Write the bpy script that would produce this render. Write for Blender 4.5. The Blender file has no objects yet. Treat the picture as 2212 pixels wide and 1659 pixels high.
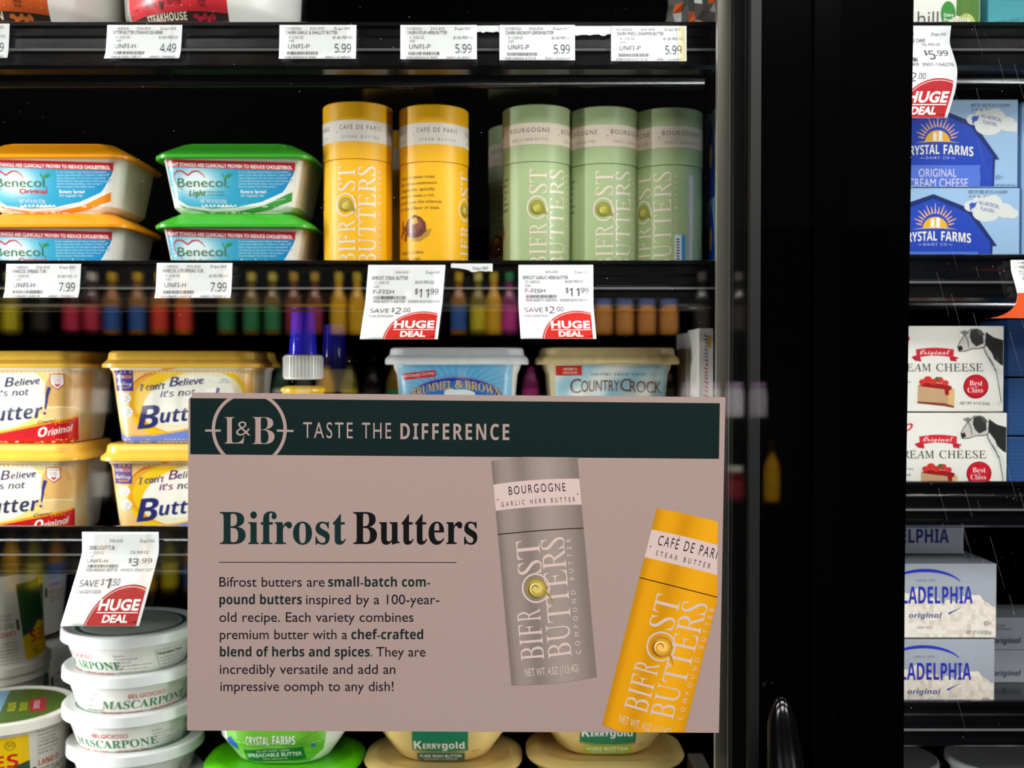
import bpy, bmesh, math, random
from mathutils import Vector, Matrix
from mathutils.geometry import tessellate_polygon
random.seed(7)
SC = bpy.context.scene
COL = SC.collection
PI = math.pi
F = 2300.0            # focal length in pixels of the 2212 x 1659 frame
CAMZ = 1.5
PITCH = math.radians(-0.9)
HZ = 829.5 + F * math.tan(PITCH)     # horizon row of the photo

# ------------------------------------------------------------------ camera
cam = bpy.data.cameras.new('camera')
cam.sensor_width = 36.0
cam.lens = 36.0 * F / 2212.0
cam.clip_start = 0.02
cam.dof.use_dof = True
cam.dof.focus_distance = 0.637
cam.dof.aperture_fstop = 10.0
camo = bpy.data.objects.new('camera', cam)
camo.location = (0, 0, CAMZ)
camo.rotation_euler = (math.radians(90) + PITCH, 0, 0)
COL.objects.link(camo)
SC.camera = camo

# ------------------------------------------------------------------ world, exposure
w = bpy.data.worlds.new('store_ambient')
w.use_nodes = True
w.node_tree.nodes['Background'].inputs[0].default_value = (0.9, 0.85, 0.8, 1)
w.node_tree.nodes['Background'].inputs[1].default_value = 0.05
SC.world = w
SC.view_settings.view_transform = 'Standard'
SC.view_settings.look = 'None'
SC.view_settings.gamma = 1.0
SC.view_settings.exposure = 0.0
SC.view_settings.use_curve_mapping = False
SC.cycles.max_bounces = 8
SC.cycles.transparent_max_bounces = 16
SC.cycles.sample_clamp_indirect = 4.0


def area(name, loc, rot, sx, sy, power, col):
    l = bpy.data.lights.new(name, 'AREA')
    l.shape = 'RECTANGLE'
    l.size = sx
    l.size_y = sy
    l.energy = power
    l.color = col
    o = bpy.data.objects.new(name, l)
    o.location = loc
    o.rotation_euler = rot
    COL.objects.link(o)
    return o


# fluorescent panels in the store ceiling, over the aisle
STORE = 41.0
for (x, y) in ((-1.3, -0.5), (0.5, -0.5), (2.2, -0.5), (-1.3, -1.7), (0.5, -1.7), (2.2, -1.7)):
    area('ceiling_panel_light', (x, y, 2.93), (0, 0, 0), 1.1, 0.5, STORE, (1.0, 0.95, 0.935))
# vertical LED strips inside the case, fixed behind the door mullions
LED = 10.0
for (x, sx, c) in ((-0.67, 1, 0.62), (0.163, -1, 0.13), (0.208, 1, 0.09), (1.0, -1, 0.4)):
    o = area('case_strip_light', (x, 0.697, 1.25), (0, 0, 0), 0.018, 1.7, LED * c, (0.97, 0.985, 1.0))
    o.data.spread = math.radians(100)
    z = -Vector((sx * 0.95, 0.31, 0)).normalized()
    yv = Vector((0, 0, 1))
    xv = yv.cross(z).normalized()
    m = Matrix((xv, yv, z)).transposed().to_4x4()
    m.translation = (x, 0.697, 1.25)
    o.matrix_world = m


# ------------------------------------------------------------------ helpers
def P(px, py, Y):
    dx = (px - 1106.0) / F
    dz = (829.5 - py) / F
    c, s = math.cos(PITCH), math.sin(PITCH)
    vy = c - dz * s
    vz = s + dz * c
    t = Y / vy
    return Vector((dx * t, Y, CAMZ + vz * t))


def lin(c):
    if isinstance(c, str):
        c = c.lstrip('#')
        c = [int(c[i:i + 2], 16) / 255.0 for i in (0, 2, 4)]
    return tuple((v / 12.92 if v <= 0.04045 else ((v + 0.055) / 1.055) ** 2.4) for v in c)


MATS = {}


def mat(name, col, rough=0.4, metal=0.0, sss=0.0, trans=0.0, emit=0.0, noise=0.0, nscale=60, spec=0.5, coat=0.0):
    if name in MATS:
        return MATS[name]
    m = bpy.data.materials.new(name)
    m.use_nodes = True
    nt = m.node_tree
    b = nt.nodes['Principled BSDF']
    c = lin(col) + (1,)
    b.inputs['Base Color'].default_value = c
    b.inputs['Roughness'].default_value = rough
    b.inputs['Metallic'].default_value = metal
    b.inputs['Specular IOR Level'].default_value = spec
    b.inputs['Coat Weight'].default_value = coat
    b.inputs['Coat Roughness'].default_value = 0.08
    if trans:
        b.inputs['Transmission Weight'].default_value = trans
    if emit:
        b.inputs['Emission Color'].default_value = c
        b.inputs['Emission Strength'].default_value = emit
    if noise:
        n = nt.nodes.new('ShaderNodeTexNoise')
        n.inputs['Scale'].default_value = nscale
        n.inputs['Detail'].default_value = 4
        tc = nt.nodes.new('ShaderNodeTexCoord')
        nt.links.new(tc.outputs['Object'], n.inputs['Vector'])
        bp = nt.nodes.new('ShaderNodeBump')
        bp.inputs['Strength'].default_value = noise
        bp.inputs['Distance'].default_value = 0.001
        nt.links.new(n.outputs['Fac'], bp.inputs['Height'])
        nt.links.new(bp.outputs['Normal'], b.inputs['Normal'])
        mr = nt.nodes.new('ShaderNodeMapRange')
        mr.inputs['To Min'].default_value = max(0.02, rough - 0.08)
        mr.inputs['To Max'].default_value = rough + 0.08
        nt.links.new(n.outputs['Fac'], mr.inputs['Value'])
        nt.links.new(mr.outputs['Result'], b.inputs['Roughness'])
    MATS[name] = m
    return m


def print_mat(name, rough, coat=0.0, noise=0.0, spec=0.5):
    m = bpy.data.materials.new(name)
    m.use_nodes = True
    nt = m.node_tree
    b = nt.nodes['Principled BSDF']
    b.inputs['Roughness'].default_value = rough
    b.inputs['Specular IOR Level'].default_value = spec
    b.inputs['Coat Weight'].default_value = coat
    b.inputs['Coat Roughness'].default_value = 0.1
    a = nt.nodes.new('ShaderNodeAttribute')
    a.attribute_name = 'ink'
    nt.links.new(a.outputs['Color'], b.inputs['Base Color'])
    if noise:
        n = nt.nodes.new('ShaderNodeTexNoise')
        n.inputs['Scale'].default_value = 900
        bp = nt.nodes.new('ShaderNodeBump')
        bp.inputs['Strength'].default_value = noise
        bp.inputs['Distance'].default_value = 0.0004
        nt.links.new(n.outputs['Fac'], bp.inputs['Height'])
        nt.links.new(bp.outputs['Normal'], b.inputs['Normal'])
    MATS[name] = m
    return m


INK_GLOSS = print_mat('printed_gloss', 0.32, 0.15)
INK_MATTE = print_mat('printed_paper', 0.6, 0.0, 0.15, 0.12)


def mesh_obj(name, verts, faces, m, parent=None, smooth=False, midx=None):
    me = bpy.data.meshes.new(name)
    me.from_pydata([tuple(v) for v in verts], [], faces)
    for x in (m if isinstance(m, (list, tuple)) else [m]):
        me.materials.append(x)
    if smooth:
        me.polygons.foreach_set('use_smooth', [True] * len(me.polygons))
    if midx:
        me.polygons.foreach_set('material_index', midx)
    me.update()
    o = bpy.data.objects.new(name, me)
    if parent is not None:
        o.parent = parent
    COL.objects.link(o)
    return o


def tagprops(o, label=None, cat=None, group=None, kind=None):
    if label:
        o['label'] = label
    if cat:
        o['category'] = cat
    if group:
        o['group'] = group
    if kind:
        o['kind'] = kind
    return o


def thing(name, label, cat, loc=(0, 0, 0), rz=0.0, group=None):
    o = bpy.data.objects.new(name, None)
    o.empty_display_size = 0.01
    o.location = loc
    o.rotation_euler = (0, 0, rz)
    COL.objects.link(o)
    return tagprops(o, label, cat, group)


def dup(root, loc, rz=None, label=None, group=None, tilt=None):
    r = root.copy()
    COL.objects.link(r)
    r.location = loc
    if rz is not None:
        r.rotation_euler = (0, 0, rz)
    if tilt is not None:
        r.rotation_euler = tilt
    if label:
        r['label'] = label
    if group:
        r['group'] = group
    for ch in list(root.children):
        c = ch.copy()
        COL.objects.link(c)
        c.parent = r
        for g in ch.children:
            d = g.copy()
            COL.objects.link(d)
            d.parent = c
    return r


def box_geo(x0, x1, y0, y1, z0, z1):
    v = [(x0, y0, z0), (x1, y0, z0), (x1, y1, z0), (x0, y1, z0), (x0, y0, z1), (x1, y0, z1), (x1, y1, z1), (x0, y1, z1)]
    f = [(0, 3, 2, 1), (4, 5, 6, 7), (0, 1, 5, 4), (1, 2, 6, 5), (2, 3, 7, 6), (3, 0, 4, 7)]
    return v, f


def box(name, x0, x1, y0, y1, z0, z1, m, parent=None, bevel=0.0):
    v, f = box_geo(x0, x1, y0, y1, z0, z1)
    o = mesh_obj(name, v, f, m, parent)
    if bevel:
        bm = bmesh.new()
        bm.from_mesh(o.data)
        bmesh.ops.bevel(bm, geom=bm.edges[:], offset=bevel, segments=2, affect='EDGES', profile=0.6)
        bm.to_mesh(o.data)
        bm.free()
    return o


def struct(o):
    o['kind'] = 'structure'
    return o


def prism(name, prof, x0, x1, m, parent=None):
    """(y, z) outline extruded along x"""
    n = len(prof)
    v = [(x0, y, z) for y, z in prof] + [(x1, y, z) for y, z in prof]
    f = [(i, (i + 1) % n, n + (i + 1) % n, n + i) for i in range(n)]
    tris = tessellate_polygon([[Vector((y, z, 0)) for y, z in prof]])
    f += [tuple(t) for t in tris] + [tuple(n + i for i in reversed(t)) for t in tris]
    return mesh_obj(name, v, f, m, parent)


# ------------------------------------------------------------------ lofts (tubs, lids, tubes, bottles)
def ring(a, b, r, z, k):
    r = max(min(r, a, b), 1e-5)
    pts = []
    for (sx, sy, a0) in ((1, -1, -PI / 2), (1, 1, 0), (-1, 1, PI / 2), (-1, -1, PI)):
        cx, cy = sx * (a - r), sy * (b - r)
        for i in range(k + 1):
            t = a0 + (PI / 2) * i / k
            pts.append((cx + r * math.cos(t), cy + r * math.sin(t), z))
    return pts


def loft(name, prof, m, parent=None, k=8, cap0=True, cap1=True, smooth=True, sharp=35):
    v, f = [], []
    n = 4 * (k + 1)
    for (z, a, b, r) in prof:
        v += ring(a, b, r, z, k)
    for j in range(len(prof) - 1):
        for i in range(n):
            i2 = (i + 1) % n
            f.append((j * n + i, j * n + i2, (j + 1) * n + i2, (j + 1) * n + i))
    if cap0:
        f.append(tuple(reversed(range(n))))
    if cap1:
        f.append(tuple(range((len(prof) - 1) * n, len(prof) * n)))
    o = mesh_obj(name, v, f, m, parent, smooth)
    bm = bmesh.new()
    bm.from_mesh(o.data)
    bmesh.ops.remove_doubles(bm, verts=bm.verts[:], dist=1e-6)
    for e in bm.edges:
        if len(e.link_faces) == 2 and e.calc_face_angle(0) > math.radians(sharp):
            e.smooth = False
    bm.to_mesh(o.data)
    bm.free()
    return o


def prof_at(prof, z):
    if z <= prof[0][0]:
        return prof[0][1:]
    for p, q in zip(prof, prof[1:]):
        if p[0] <= z <= q[0] and q[0] > p[0]:
            t = (z - p[0]) / (q[0] - p[0])
            return tuple(p[i] + (q[i] - p[i]) * t for i in (1, 2, 3))
    return prof[-1][1:]


def surf(prof, u, z, off):
    """point on the side of a loft: u is the arc length from the middle of the front"""
    a, b, r = prof_at(prof, z)
    r = min(r, a, b)
    s = 1 if u >= 0 else -1
    u = abs(u)
    fl, arc, side = a - r, r * PI / 2, 2 * (b - r)
    if u <= fl:
        x, y, nx, ny = u, -b, 0, -1
    elif u <= fl + arc:
        t = (u - fl) / r
        nx, ny = math.sin(t), -math.cos(t)
        x, y = a - r + r * nx, -(b - r) + r * ny
    elif u <= fl + arc + side:
        x, y, nx, ny = a, -(b - r) + (u - fl - arc), 1, 0
    else:
        t = min((u - fl - arc - side) / r, PI / 2)
        nx, ny = math.cos(t), math.sin(t)
        x, y = a - r + r * nx, (b - r) + r * ny
        ex = u - fl - arc - side - arc
        if ex > 0:
            x -= ex
    return Vector((s * (x + nx * off), y + ny * off, z))


# ------------------------------------------------------------------ printing: flat ink laid on a surface
UC = {'B': 0x1D400, 'I': 0x1D434, 'J': 0x1D468, 'S': 0x1D4D0, 's': 0x1D5A0, 'b': 0x1D5D4, 'i': 0x1D608, 'k': 0x1D63C, 'm': 0x1D670}
DG = {'B': 0x1D7CE, 'J': 0x1D7CE, 's': 0x1D7E2, 'b': 0x1D7EC, 'k': 0x1D7EC, 'm': 0x1D7F6}
ALIAS = {'R': 'I', 'T': 'B', 'f': 'n', 'g': 'n', 'q': 'b', 'm': 'n', 'J': 'i'}
OFFS = {'i': 0.014, 'T': -0.011, 'f': 0.018, 'g': 0.035}


def conv(s, st):
    st = ALIAS.get(st, st)
    if st not in UC:
        return s
    o = ''
    for c in s:
        if 'A' <= c <= 'Z':
            o += chr(UC[st] + ord(c) - 65)
        elif 'a' <= c <= 'z':
            o += 'ℎ' if (st == 'I' and c == 'h') else chr(UC[st] + 26 + ord(c) - 97)
        elif '0' <= c <= '9' and st in DG:
            o += chr(DG[st] + ord(c) - 48)
        else:
            o += c
    return o


TCACHE = {}
LAYER = 0.00007


GC = {}


def raw_text(body, off, res):
    c = bpy.data.curves.new('tmp_text', 'FONT')
    c.body = body
    c.size = 1
    c.resolution_u = res
    c.offset = off
    o = bpy.data.objects.new('tmp_text', c)
    me = bpy.data.meshes.new_from_object(o)
    me.calc_loop_triangles()
    vs = [(v.co.x, v.co.y) for v in me.vertices]
    tr = [tuple(t.vertices) for t in me.loop_triangles]
    bpy.data.meshes.remove(me)
    bpy.data.objects.remove(o)
    bpy.data.curves.remove(c)
    return vs, tr


def glyph(ch, st, res):
    """outline, triangles and advance of one character; a far-off I measures the advance"""
    if ALIAS.get(st, st) in UC:
        res = 8 if st in 'BRT' else 4
    key = (ch, st, res)
    if key in GC:
        return GC[key]
    off = OFFS.get(st, 0)
    if ('I', off) not in GC:
        v0, _ = raw_text('      I', off, 2)
        GC[('I', off)] = (max(v[0] for v in v0), max(v[0] for v in v0) - min(v[0] for v in v0))
    x0, wI = GC[('I', off)]
    if ch == ' ':
        r = ([], [], 0.3)
    else:
        vs, tr = raw_text(conv(ch, st) + '      I', off, res)
        xm = max(v[0] for v in vs)
        cut = xm - wI - 0.02
        keep = [i for i, v in enumerate(vs) if v[0] < cut]
        ix = {k: j for j, k in enumerate(keep)}
        vv = [vs[i] for i in keep]
        if st == 'R':
            vv = [(x - 0.29 * y, y) for x, y in vv]
        r = (vv, [tuple(ix[i] for i in t) for t in tr if all(i in ix for i in t)], xm - x0)
    GC[key] = r
    return r


def glyphs(s, st, sp, res):
    key = (s, st, sp, res)
    if key in TCACHE:
        return TCACHE[key]
    V, T, x = [], [], 0.0
    for ch in s:
        vs, tr, adv = glyph(ch, st, res)
        n = len(V)
        V += [(a + x, b) for a, b in vs]
        T += [(i + n, j + n, k + n) for i, j, k in tr]
        x += adv + (sp - 1) * 0.5
    xs = [v[0] for v in V] or [0]
    r = (V, T, min(xs), max(xs))
    TCACHE[key] = r
    return r


CAPH = {}


def caph(st):
    if st not in CAPH:
        vs = glyphs('H', st, 1.0, 2)[0]
        CAPH[st] = max(v[1] for v in vs)
    return CAPH[st]


def clip_tri(t, poly):
    """clip a triangle by a convex polygon (either winding)"""
    A = sum(poly[i][0] * poly[(i + 1) % len(poly)][1] - poly[(i + 1) % len(poly)][0] * poly[i][1] for i in range(len(poly)))
    pts = list(t)
    n = len(poly)
    for i in range(n):
        a, b = poly[i], poly[(i + 1) % n]
        if A < 0:
            a, b = b, a
        ex, ey = b[0] - a[0], b[1] - a[1]
        out = []
        d = [ex * (p[1] - a[1]) - ey * (p[0] - a[0]) for p in pts]
        for j in range(len(pts)):
            k = (j + 1) % len(pts)
            if d[j] >= 0:
                out.append(pts[j])
            if (d[j] >= 0) != (d[k] >= 0):
                q = d[j] / (d[j] - d[k])
                out.append((pts[j][0] + (pts[k][0] - pts[j][0]) * q, pts[j][1] + (pts[k][1] - pts[j][1]) * q))
        pts = out
        if len(pts) < 3:
            return []
    return [(pts[0], pts[j], pts[j + 1]) for j in range(1, len(pts) - 1)]


class Print:
    def __init__(s):
        s.t = []
        s.clip = None
        s.warp = None
        s.seq = 0

    def tris(s, pts, tr, col, layer, clip=None):
        clip = clip or s.clip
        s.seq += 1
        layer = layer + (s.seq % 40) * 0.02
        if s.warp:
            pts = [s.warp(x, y) for x, y in pts]
        for t in tr:
            q = tuple(pts[i] for i in t)
            if clip:
                for c in clip_tri(q, clip):
                    s.t.append((c, col, layer))
            else:
                s.t.append((q, col, layer))

    def poly(s, pts, col, layer=1, clip=None):
        tr = tessellate_polygon([[Vector((p[0], p[1], 0)) for p in pts]])
        s.tris(pts, tr, col, layer, clip)

    def rect(s, x0, y0, x1, y1, col, layer=0, step=None, clip=None):
        if step:
            nx, ny = max(1, int(math.ceil(abs(x1 - x0) / step))), max(1, int(math.ceil(abs(y1 - y0) / step)))
        else:
            nx = ny = 1
        pts = [(x0 + (x1 - x0) * i / nx, y0 + (y1 - y0) * j / ny) for j in range(ny + 1) for i in range(nx + 1)]
        tr = []
        for j in range(ny):
            for i in range(nx):
                a = j * (nx + 1) + i
                tr += [(a, a + 1, a + nx + 2), (a, a + nx + 2, a + nx + 1)]
        s.tris(pts, tr, col, layer, clip)

    def quad(s, p, col, layer=1, clip=None):
        s.tris(p, [(0, 1, 2), (0, 2, 3)], col, layer, clip)

    def ell(s, cx, cy, rx, ry, col, layer=1, n=28, a0=0, a1=360, rot=0, clip=None):
        R = math.radians(rot)
        pts = []
        for i in range(n + (1 if a1 - a0 < 360 else 0)):
            t = math.radians(a0 + (a1 - a0) * i / n)
            x, y = rx * math.cos(t), -ry * math.sin(t)
            pts.append((cx + x * math.cos(R) + y * math.sin(R), cy - x * math.sin(R) + y * math.cos(R)))
        s.poly(pts, col, layer, clip)

    def line(s, pts, wd, col, layer=1, clip=None, taper=None):
        n = len(pts)
        L, R = [], []
        for i, p in enumerate(pts):
            a, b = pts[max(i - 1, 0)], pts[min(i + 1, n - 1)]
            dx, dy = b[0] - a[0], b[1] - a[1]
            l = math.hypot(dx, dy) or 1
            h = wd / 2 * (1 if taper is None else taper(i / (n - 1)))
            L.append((p[0] - dy / l * h, p[1] + dx / l * h))
            R.append((p[0] + dy / l * h, p[1] - dx / l * h))
        tr = []
        for i in range(n - 1):
            tr += [(i, i + 1, n + i + 1), (i, n + i + 1, n + i)]
        s.tris(L + R, tr, col, layer, clip)

    def arc(s, cx, cy, rx, ry, a0, a1, wd, col, layer=1, n=24, clip=None, taper=None):
        s.line([(cx + rx * math.cos(math.radians(a0 + (a1 - a0) * i / n)), cy - ry * math.sin(math.radians(a0 + (a1 - a0) * i / n))) for i in range(n + 1)],
               wd, col, layer, clip, taper)

    def text(s, st, body, x0, x1, y, h, col, layer=2, rot=0, sp=1.0, res=None, warp=None, wx=1.0, align='l', shear=0.0, clip=None):
        """cap height h, baseline y, fitted to x0..x1 (x1 None: natural width)"""
        if res is None:
            res = 1 if h < 7 else (2 if h < 14 else (3 if h < 30 else 8))
        vs, tr, mn, mx = glyphs(body, st, sp, res)
        if not tr:
            return
        k = h / caph(st)
        kx = (x1 - x0) / max(mx - mn, 1e-6) if x1 is not None else k * wx
        W = (mx - mn) * kx
        ox = {'l': 0, 'c': -W / 2, 'r': -W}[align] if x1 is None else 0
        r = math.radians(rot)
        cr, sr = math.cos(r), math.sin(r)
        pts = []
        for (x, yy) in vs:
            lx, ly = (x - mn) * kx + ox, yy * k
            lx += shear * ly
            px, py = x0 + lx * cr - ly * sr, y - lx * sr - ly * cr
            if warp:
                px, py = warp(px, py)
            pts.append((px, py))
        s.tris(pts, tr, col, layer, clip)

    def lines(s, st, rows, x0, y, dy, h, col, layer=2, wx=0.9, res=1, **kw):
        for i, r in enumerate(rows):
            if r:
                s.text(st, r, x0, None, y + dy * i, h, col, layer, res=res, wx=wx, **kw)

    def build(s, name, mapf, parent, m=None, L=None, smooth=True):
        V, K, Fc, C = [], {}, [], []
        cid = {}

        def vid(p, col, layer):
            ci = cid.setdefault(col, len(cid))
            key = (round(p[0] * 60), round(p[1] * 60), layer, ci)
            i = K.get(key)
            if i is None:
                i = K[key] = len(V)
                V.append(tuple(mapf(p[0], p[1], layer)))
                C.append(lin(col(p[0], p[1]) if callable(col) else col))
            return i
        for (t, col, layer) in s.t:
            st = [t]
            while st:
                q = st.pop()
                A = (q[1][0] - q[0][0]) * (q[2][1] - q[0][1]) - (q[2][0] - q[0][0]) * (q[1][1] - q[0][1])
                if abs(A) < 1e-5:
                    continue
                if A > 0:
                    q = (q[0], q[2], q[1])
                if L:
                    d = [(q[i][0] - q[(i + 1) % 3][0]) ** 2 + (q[i][1] - q[(i + 1) % 3][1]) ** 2 for i in range(3)]
                    j = d.index(max(d))
                    if d[j] > L * L:
                        a, b, c = q[j], q[(j + 1) % 3], q[(j + 2) % 3]
                        mm = ((a[0] + b[0]) / 2, (a[1] + b[1]) / 2)
                        st += [(a, mm, c), (mm, b, c)]
                        continue
                f = tuple(vid(p, col, layer) for p in q)
                if len(set(f)) == 3:
                    Fc.append(f)
        me = bpy.data.meshes.new(name)
        me.from_pydata(V, [], Fc)
        at = me.color_attributes.new('ink', 'FLOAT_COLOR', 'POINT')
        flat = []
        for c in C:
            flat += [c[0], c[1], c[2], 1.0]
        at.data.foreach_set('color', flat)
        me.materials.append(m or INK_GLOSS)
        me.polygons.foreach_set('use_smooth', [smooth] * len(me.polygons))
        me.update()
        o = bpy.data.objects.new(name, me)
        o.parent = parent
        COL.objects.link(o)
        return o


def mixc(a, b, t):
    t = max(0.0, min(1.0, t))
    def h(c):
        if isinstance(c, str):
            c = c.lstrip('#')
            return [int(c[i:i + 2], 16) / 255.0 for i in (0, 2, 4)]
        return c
    a, b = h(a), h(b)
    return tuple(a[i] + (b[i] - a[i]) * t for i in range(3))


def sm(a, b, x):
    t = max(0.0, min(1.0, (x - a) / (b - a)))
    return t * t * (3 - 2 * t)


# materials
BLACK = mat('black_gloss_plastic', '#08080a', 0.16, noise=0.05, nscale=30)
BLACKM = mat('black_satin_metal', '#020203', 0.15, spec=0.1)
CASE = mat('black_case_liner', '#010102', 0.8, spec=0.0)
WHITEP = mat('white_tub_plastic', '#f2efe8', 0.3)
IVORY = mat('ivory_tub_plastic', '#e9e4d8', 0.35)

# ================================================================== SETTING
struct(box('floor', -3, 3.2, -2.3, 1.5, -0.06, 0, mat('store_floor', '#3b3530', 0.35, noise=0.2, nscale=8)))
struct(box('ceiling', -3, 3.2, -2.3, 1.5, 2.96, 3.02, mat('store_ceiling', '#060606', 0.9, spec=0.05)))
struct(box('wall_front', -3, 3.2, -2.36, -2.3, 0, 2.96, mat('store_wall', '#040403', 0.9, spec=0.05)))
struct(box('wall_back', -3, 3.2, 1.37, 1.5, 0, 2.96, CASE))
struct(box('wall_left', -3.06, -3, -2.3, 1.5, 0, 2.96, mat('store_wall', '#040403', 0.9, spec=0.05)))
struct(box('wall_right', 3.2, 3.26, -2.3, 1.5, 0, 2.96, mat('store_wall', '#040403', 0.9, spec=0.05)))

# glass: clear pane with a real fresnel mirror on both faces
gm = bpy.data.materials.new('door_glass')
gm.use_nodes = True
nt = gm.node_tree
nt.nodes.clear()
out = nt.nodes.new('ShaderNodeOutputMaterial')
tr = nt.nodes.new('ShaderNodeBsdfTransparent')
tr.inputs['Color'].default_value = (0.975, 0.985, 0.98, 1)
gl = nt.nodes.new('ShaderNodeBsdfGlossy')
gl.inputs['Roughness'].default_value = 0.0
gl.inputs['Color'].default_value = (1, 1, 1, 1)
fr = nt.nodes.new('ShaderNodeFresnel')
fr.inputs['IOR'].default_value = 1.55
mx = nt.nodes.new('ShaderNodeMixShader')
ge = nt.nodes.new('ShaderNodeNewGeometry')
ma = nt.nodes.new('ShaderNodeMath')
ma.operation = 'SUBTRACT'
ma.inputs[0].default_value = 1.0
nt.links.new(ge.outputs['Backfacing'], ma.inputs[1])
mb = nt.nodes.new('ShaderNodeMath')
mb.operation = 'MULTIPLY'
mb.inputs[1].default_value = 1.7
nt.links.new(ma.outputs[0], mb.inputs[0])
mc = nt.nodes.new('ShaderNodeMath')
mc.operation = 'MULTIPLY'
mc.use_clamp = True
nt.links.new(fr.outputs[0], mc.inputs[0])
nt.links.new(mb.outputs[0], mc.inputs[1])
nt.links.new(mc.outputs[0], mx.inputs[0])
nt.links.new(tr.outputs[0], mx.inputs[1])
nt.links.new(gl.outputs[0], mx.inputs[2])
nt.links.new(mx.outputs[0], out.inputs[0])

GY = 0.638
X = lambda px, Y: (px - 1106.0) / F * Y
# door 1 (left) and door 2 (right)
for (dn, x0, x1) in (('door_1', -0.72, X(1757, GY)), ('door_2', X(1815, GY), 1.05)):
    r = bpy.data.objects.new(dn, None)
    COL.objects.link(r)
    struct(r)
    gp = box('glass_pane', x0, x1, GY, GY + 0.004, 0.15, 2.15, gm, r)
    g2 = box('inner_glass_pane', x0 + 0.02, x1 - 0.02 if dn == 'door_1' else x1 - 0.02, GY + 0.014, GY + 0.018, 0.17, 2.13, gm, r)
    if dn == 'door_1':
        box('stile', X(1642, GY + 0.005), x1, GY + 0.0045, GY + 0.013, 0.15, 2.15, BLACKM, r)
        box('spacer_bar', X(1619, GY + 0.006), X(1641, GY + 0.006), GY + 0.0045, GY + 0.013, 0.15, 2.15, mat('spacer_grey', '#101011', 0.5), r)
        box('gasket', X(1583, GY + 0.02), X(1625, GY + 0.02), GY + 0.0185, GY + 0.03, 0.15, 2.15, mat('gasket_rubber', '#060606', 0.6, spec=0.1), r)
        box('top_rail', x0, x1, GY - 0.004, GY + 0.02, 2.1501, 2.2, BLACKM, r)
        box('bottom_rail', x0, x1, GY - 0.004, GY + 0.02, 0.1, 0.1499, BLACKM, r)
        # pull handle, a smooth bowed grip
        hv, hf = [], []
        path = []
        N = 40
        for i in range(N + 1):
            t = i / N
            t = (0.5 - 0.5 * math.cos(PI * t)) ** 1.0
            zc = 1.5 - 0.1935 - 0.32 * t
            e = min(t, 1 - t) * 2
            rad = 0.0128 * (0.66 * math.sqrt(max(0.0, 1 - (1 - min(1, e * 8)) ** 2)) + 0.34 * sm(0.0, 0.45, e))
            yo = GY - 0.016 - 0.022 * sm(0, 0.5, e)
            path.append((X(1676, GY) + 0.0035 * sm(0, 1, e), yo, zc, max(rad, 0.0004)))
        NR = 20
        for (cx, cy, cz, rad) in path:
            for j in range(NR):
                a = 2 * PI * j / NR
                hv.append((cx + rad * math.cos(a), cy + rad * 0.75 * math.sin(a), cz))
        for i in range(N):
            for j in range(NR):
                hf.append((i * NR + j, i * NR + (j + 1) % NR, (i + 1) * NR + (j + 1) % NR, (i + 1) * NR + j))
        hf += [tuple(range(NR)), tuple(reversed(range(N * NR, (N + 1) * NR)))]
        hd = mesh_obj('handle', hv, hf, mat('handle_black_gloss', '#050506', 0.12, spec=0.3), r, True)
        hd['label'] = 'glossy black pull handle'
        for zc in (1.262, 1.035):
            box('handle_mount', X(1676, GY) - 0.006, X(1676, GY) + 0.006, GY - 0.03, GY - 0.0002, zc - 0.007, zc + 0.007, BLACKM, hd)
    else:
        st = box('stile', x0, X(1960, GY + 0.01), GY + 0.0045, GY + 0.013, 0.15, 2.15, BLACKM, r)
        for v in st.data.vertices:          # the door hangs a few millimetres out of plumb
            if v.co.x > x0 + 0.01:
                v.co.x = X(1954, GY + 0.01) + (v.co.z - 1.5) * 0.0098
        box('top_rail', x0, x1, GY - 0.004, GY + 0.02, 2.1501, 2.2, BLACKM, r)
        box('bottom_rail', x0, x1, GY - 0.004, GY + 0.02, 0.1, 0.1499, BLACKM, r)

# mullion between the two doors, with the satin light cover seen through the left glass
tm = bpy.data.objects.new('trim_1', None)
COL.objects.link(tm)
struct(tm)
YS = 0.675
box('mullion_post', X(1650, YS), X(1952, 0.683), YS + 0.004, YS + 0.012, 0.0, 2.4, BLACKM, tm)
box('mullion_face', X(1757.5, GY), X(1814.5, GY), GY + 0.001, GY + 0.009, 0.0, 2.4, mat('mullion_black', '#020203', 0.15, spec=0.15), tm)
box('light_cover', X(1548, YS), X(1573, YS), YS, YS + 0.006, 0.0, 2.4, mat('satin_light_cover', '#8f8a80', 0.32, 0.6), tm)
box('light_cover_edge', X(1574, YS), X(1581, YS), YS - 0.001, YS + 0.006, 0.0, 2.4, mat('bright_edge', '#b9b4aa', 0.3, 0.5), tm)
struct(box('trim_2', -0.80, -0.72, GY, GY + 0.04, 0, 2.4, BLACKM))
struct(box('trim_3', 1.05, 1.15, GY, GY + 0.04, 0, 2.4, BLACKM))
struct(box('trim_4', -3.0, 3.2, GY + 0.0, GY + 0.05, 2.4, 2.96, BLACKM))

# ================================================================== SHELVES
RY = 0.757
CLEAR = mat('clear_rail_edge', '#5c5c5a', 0.2)


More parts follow.
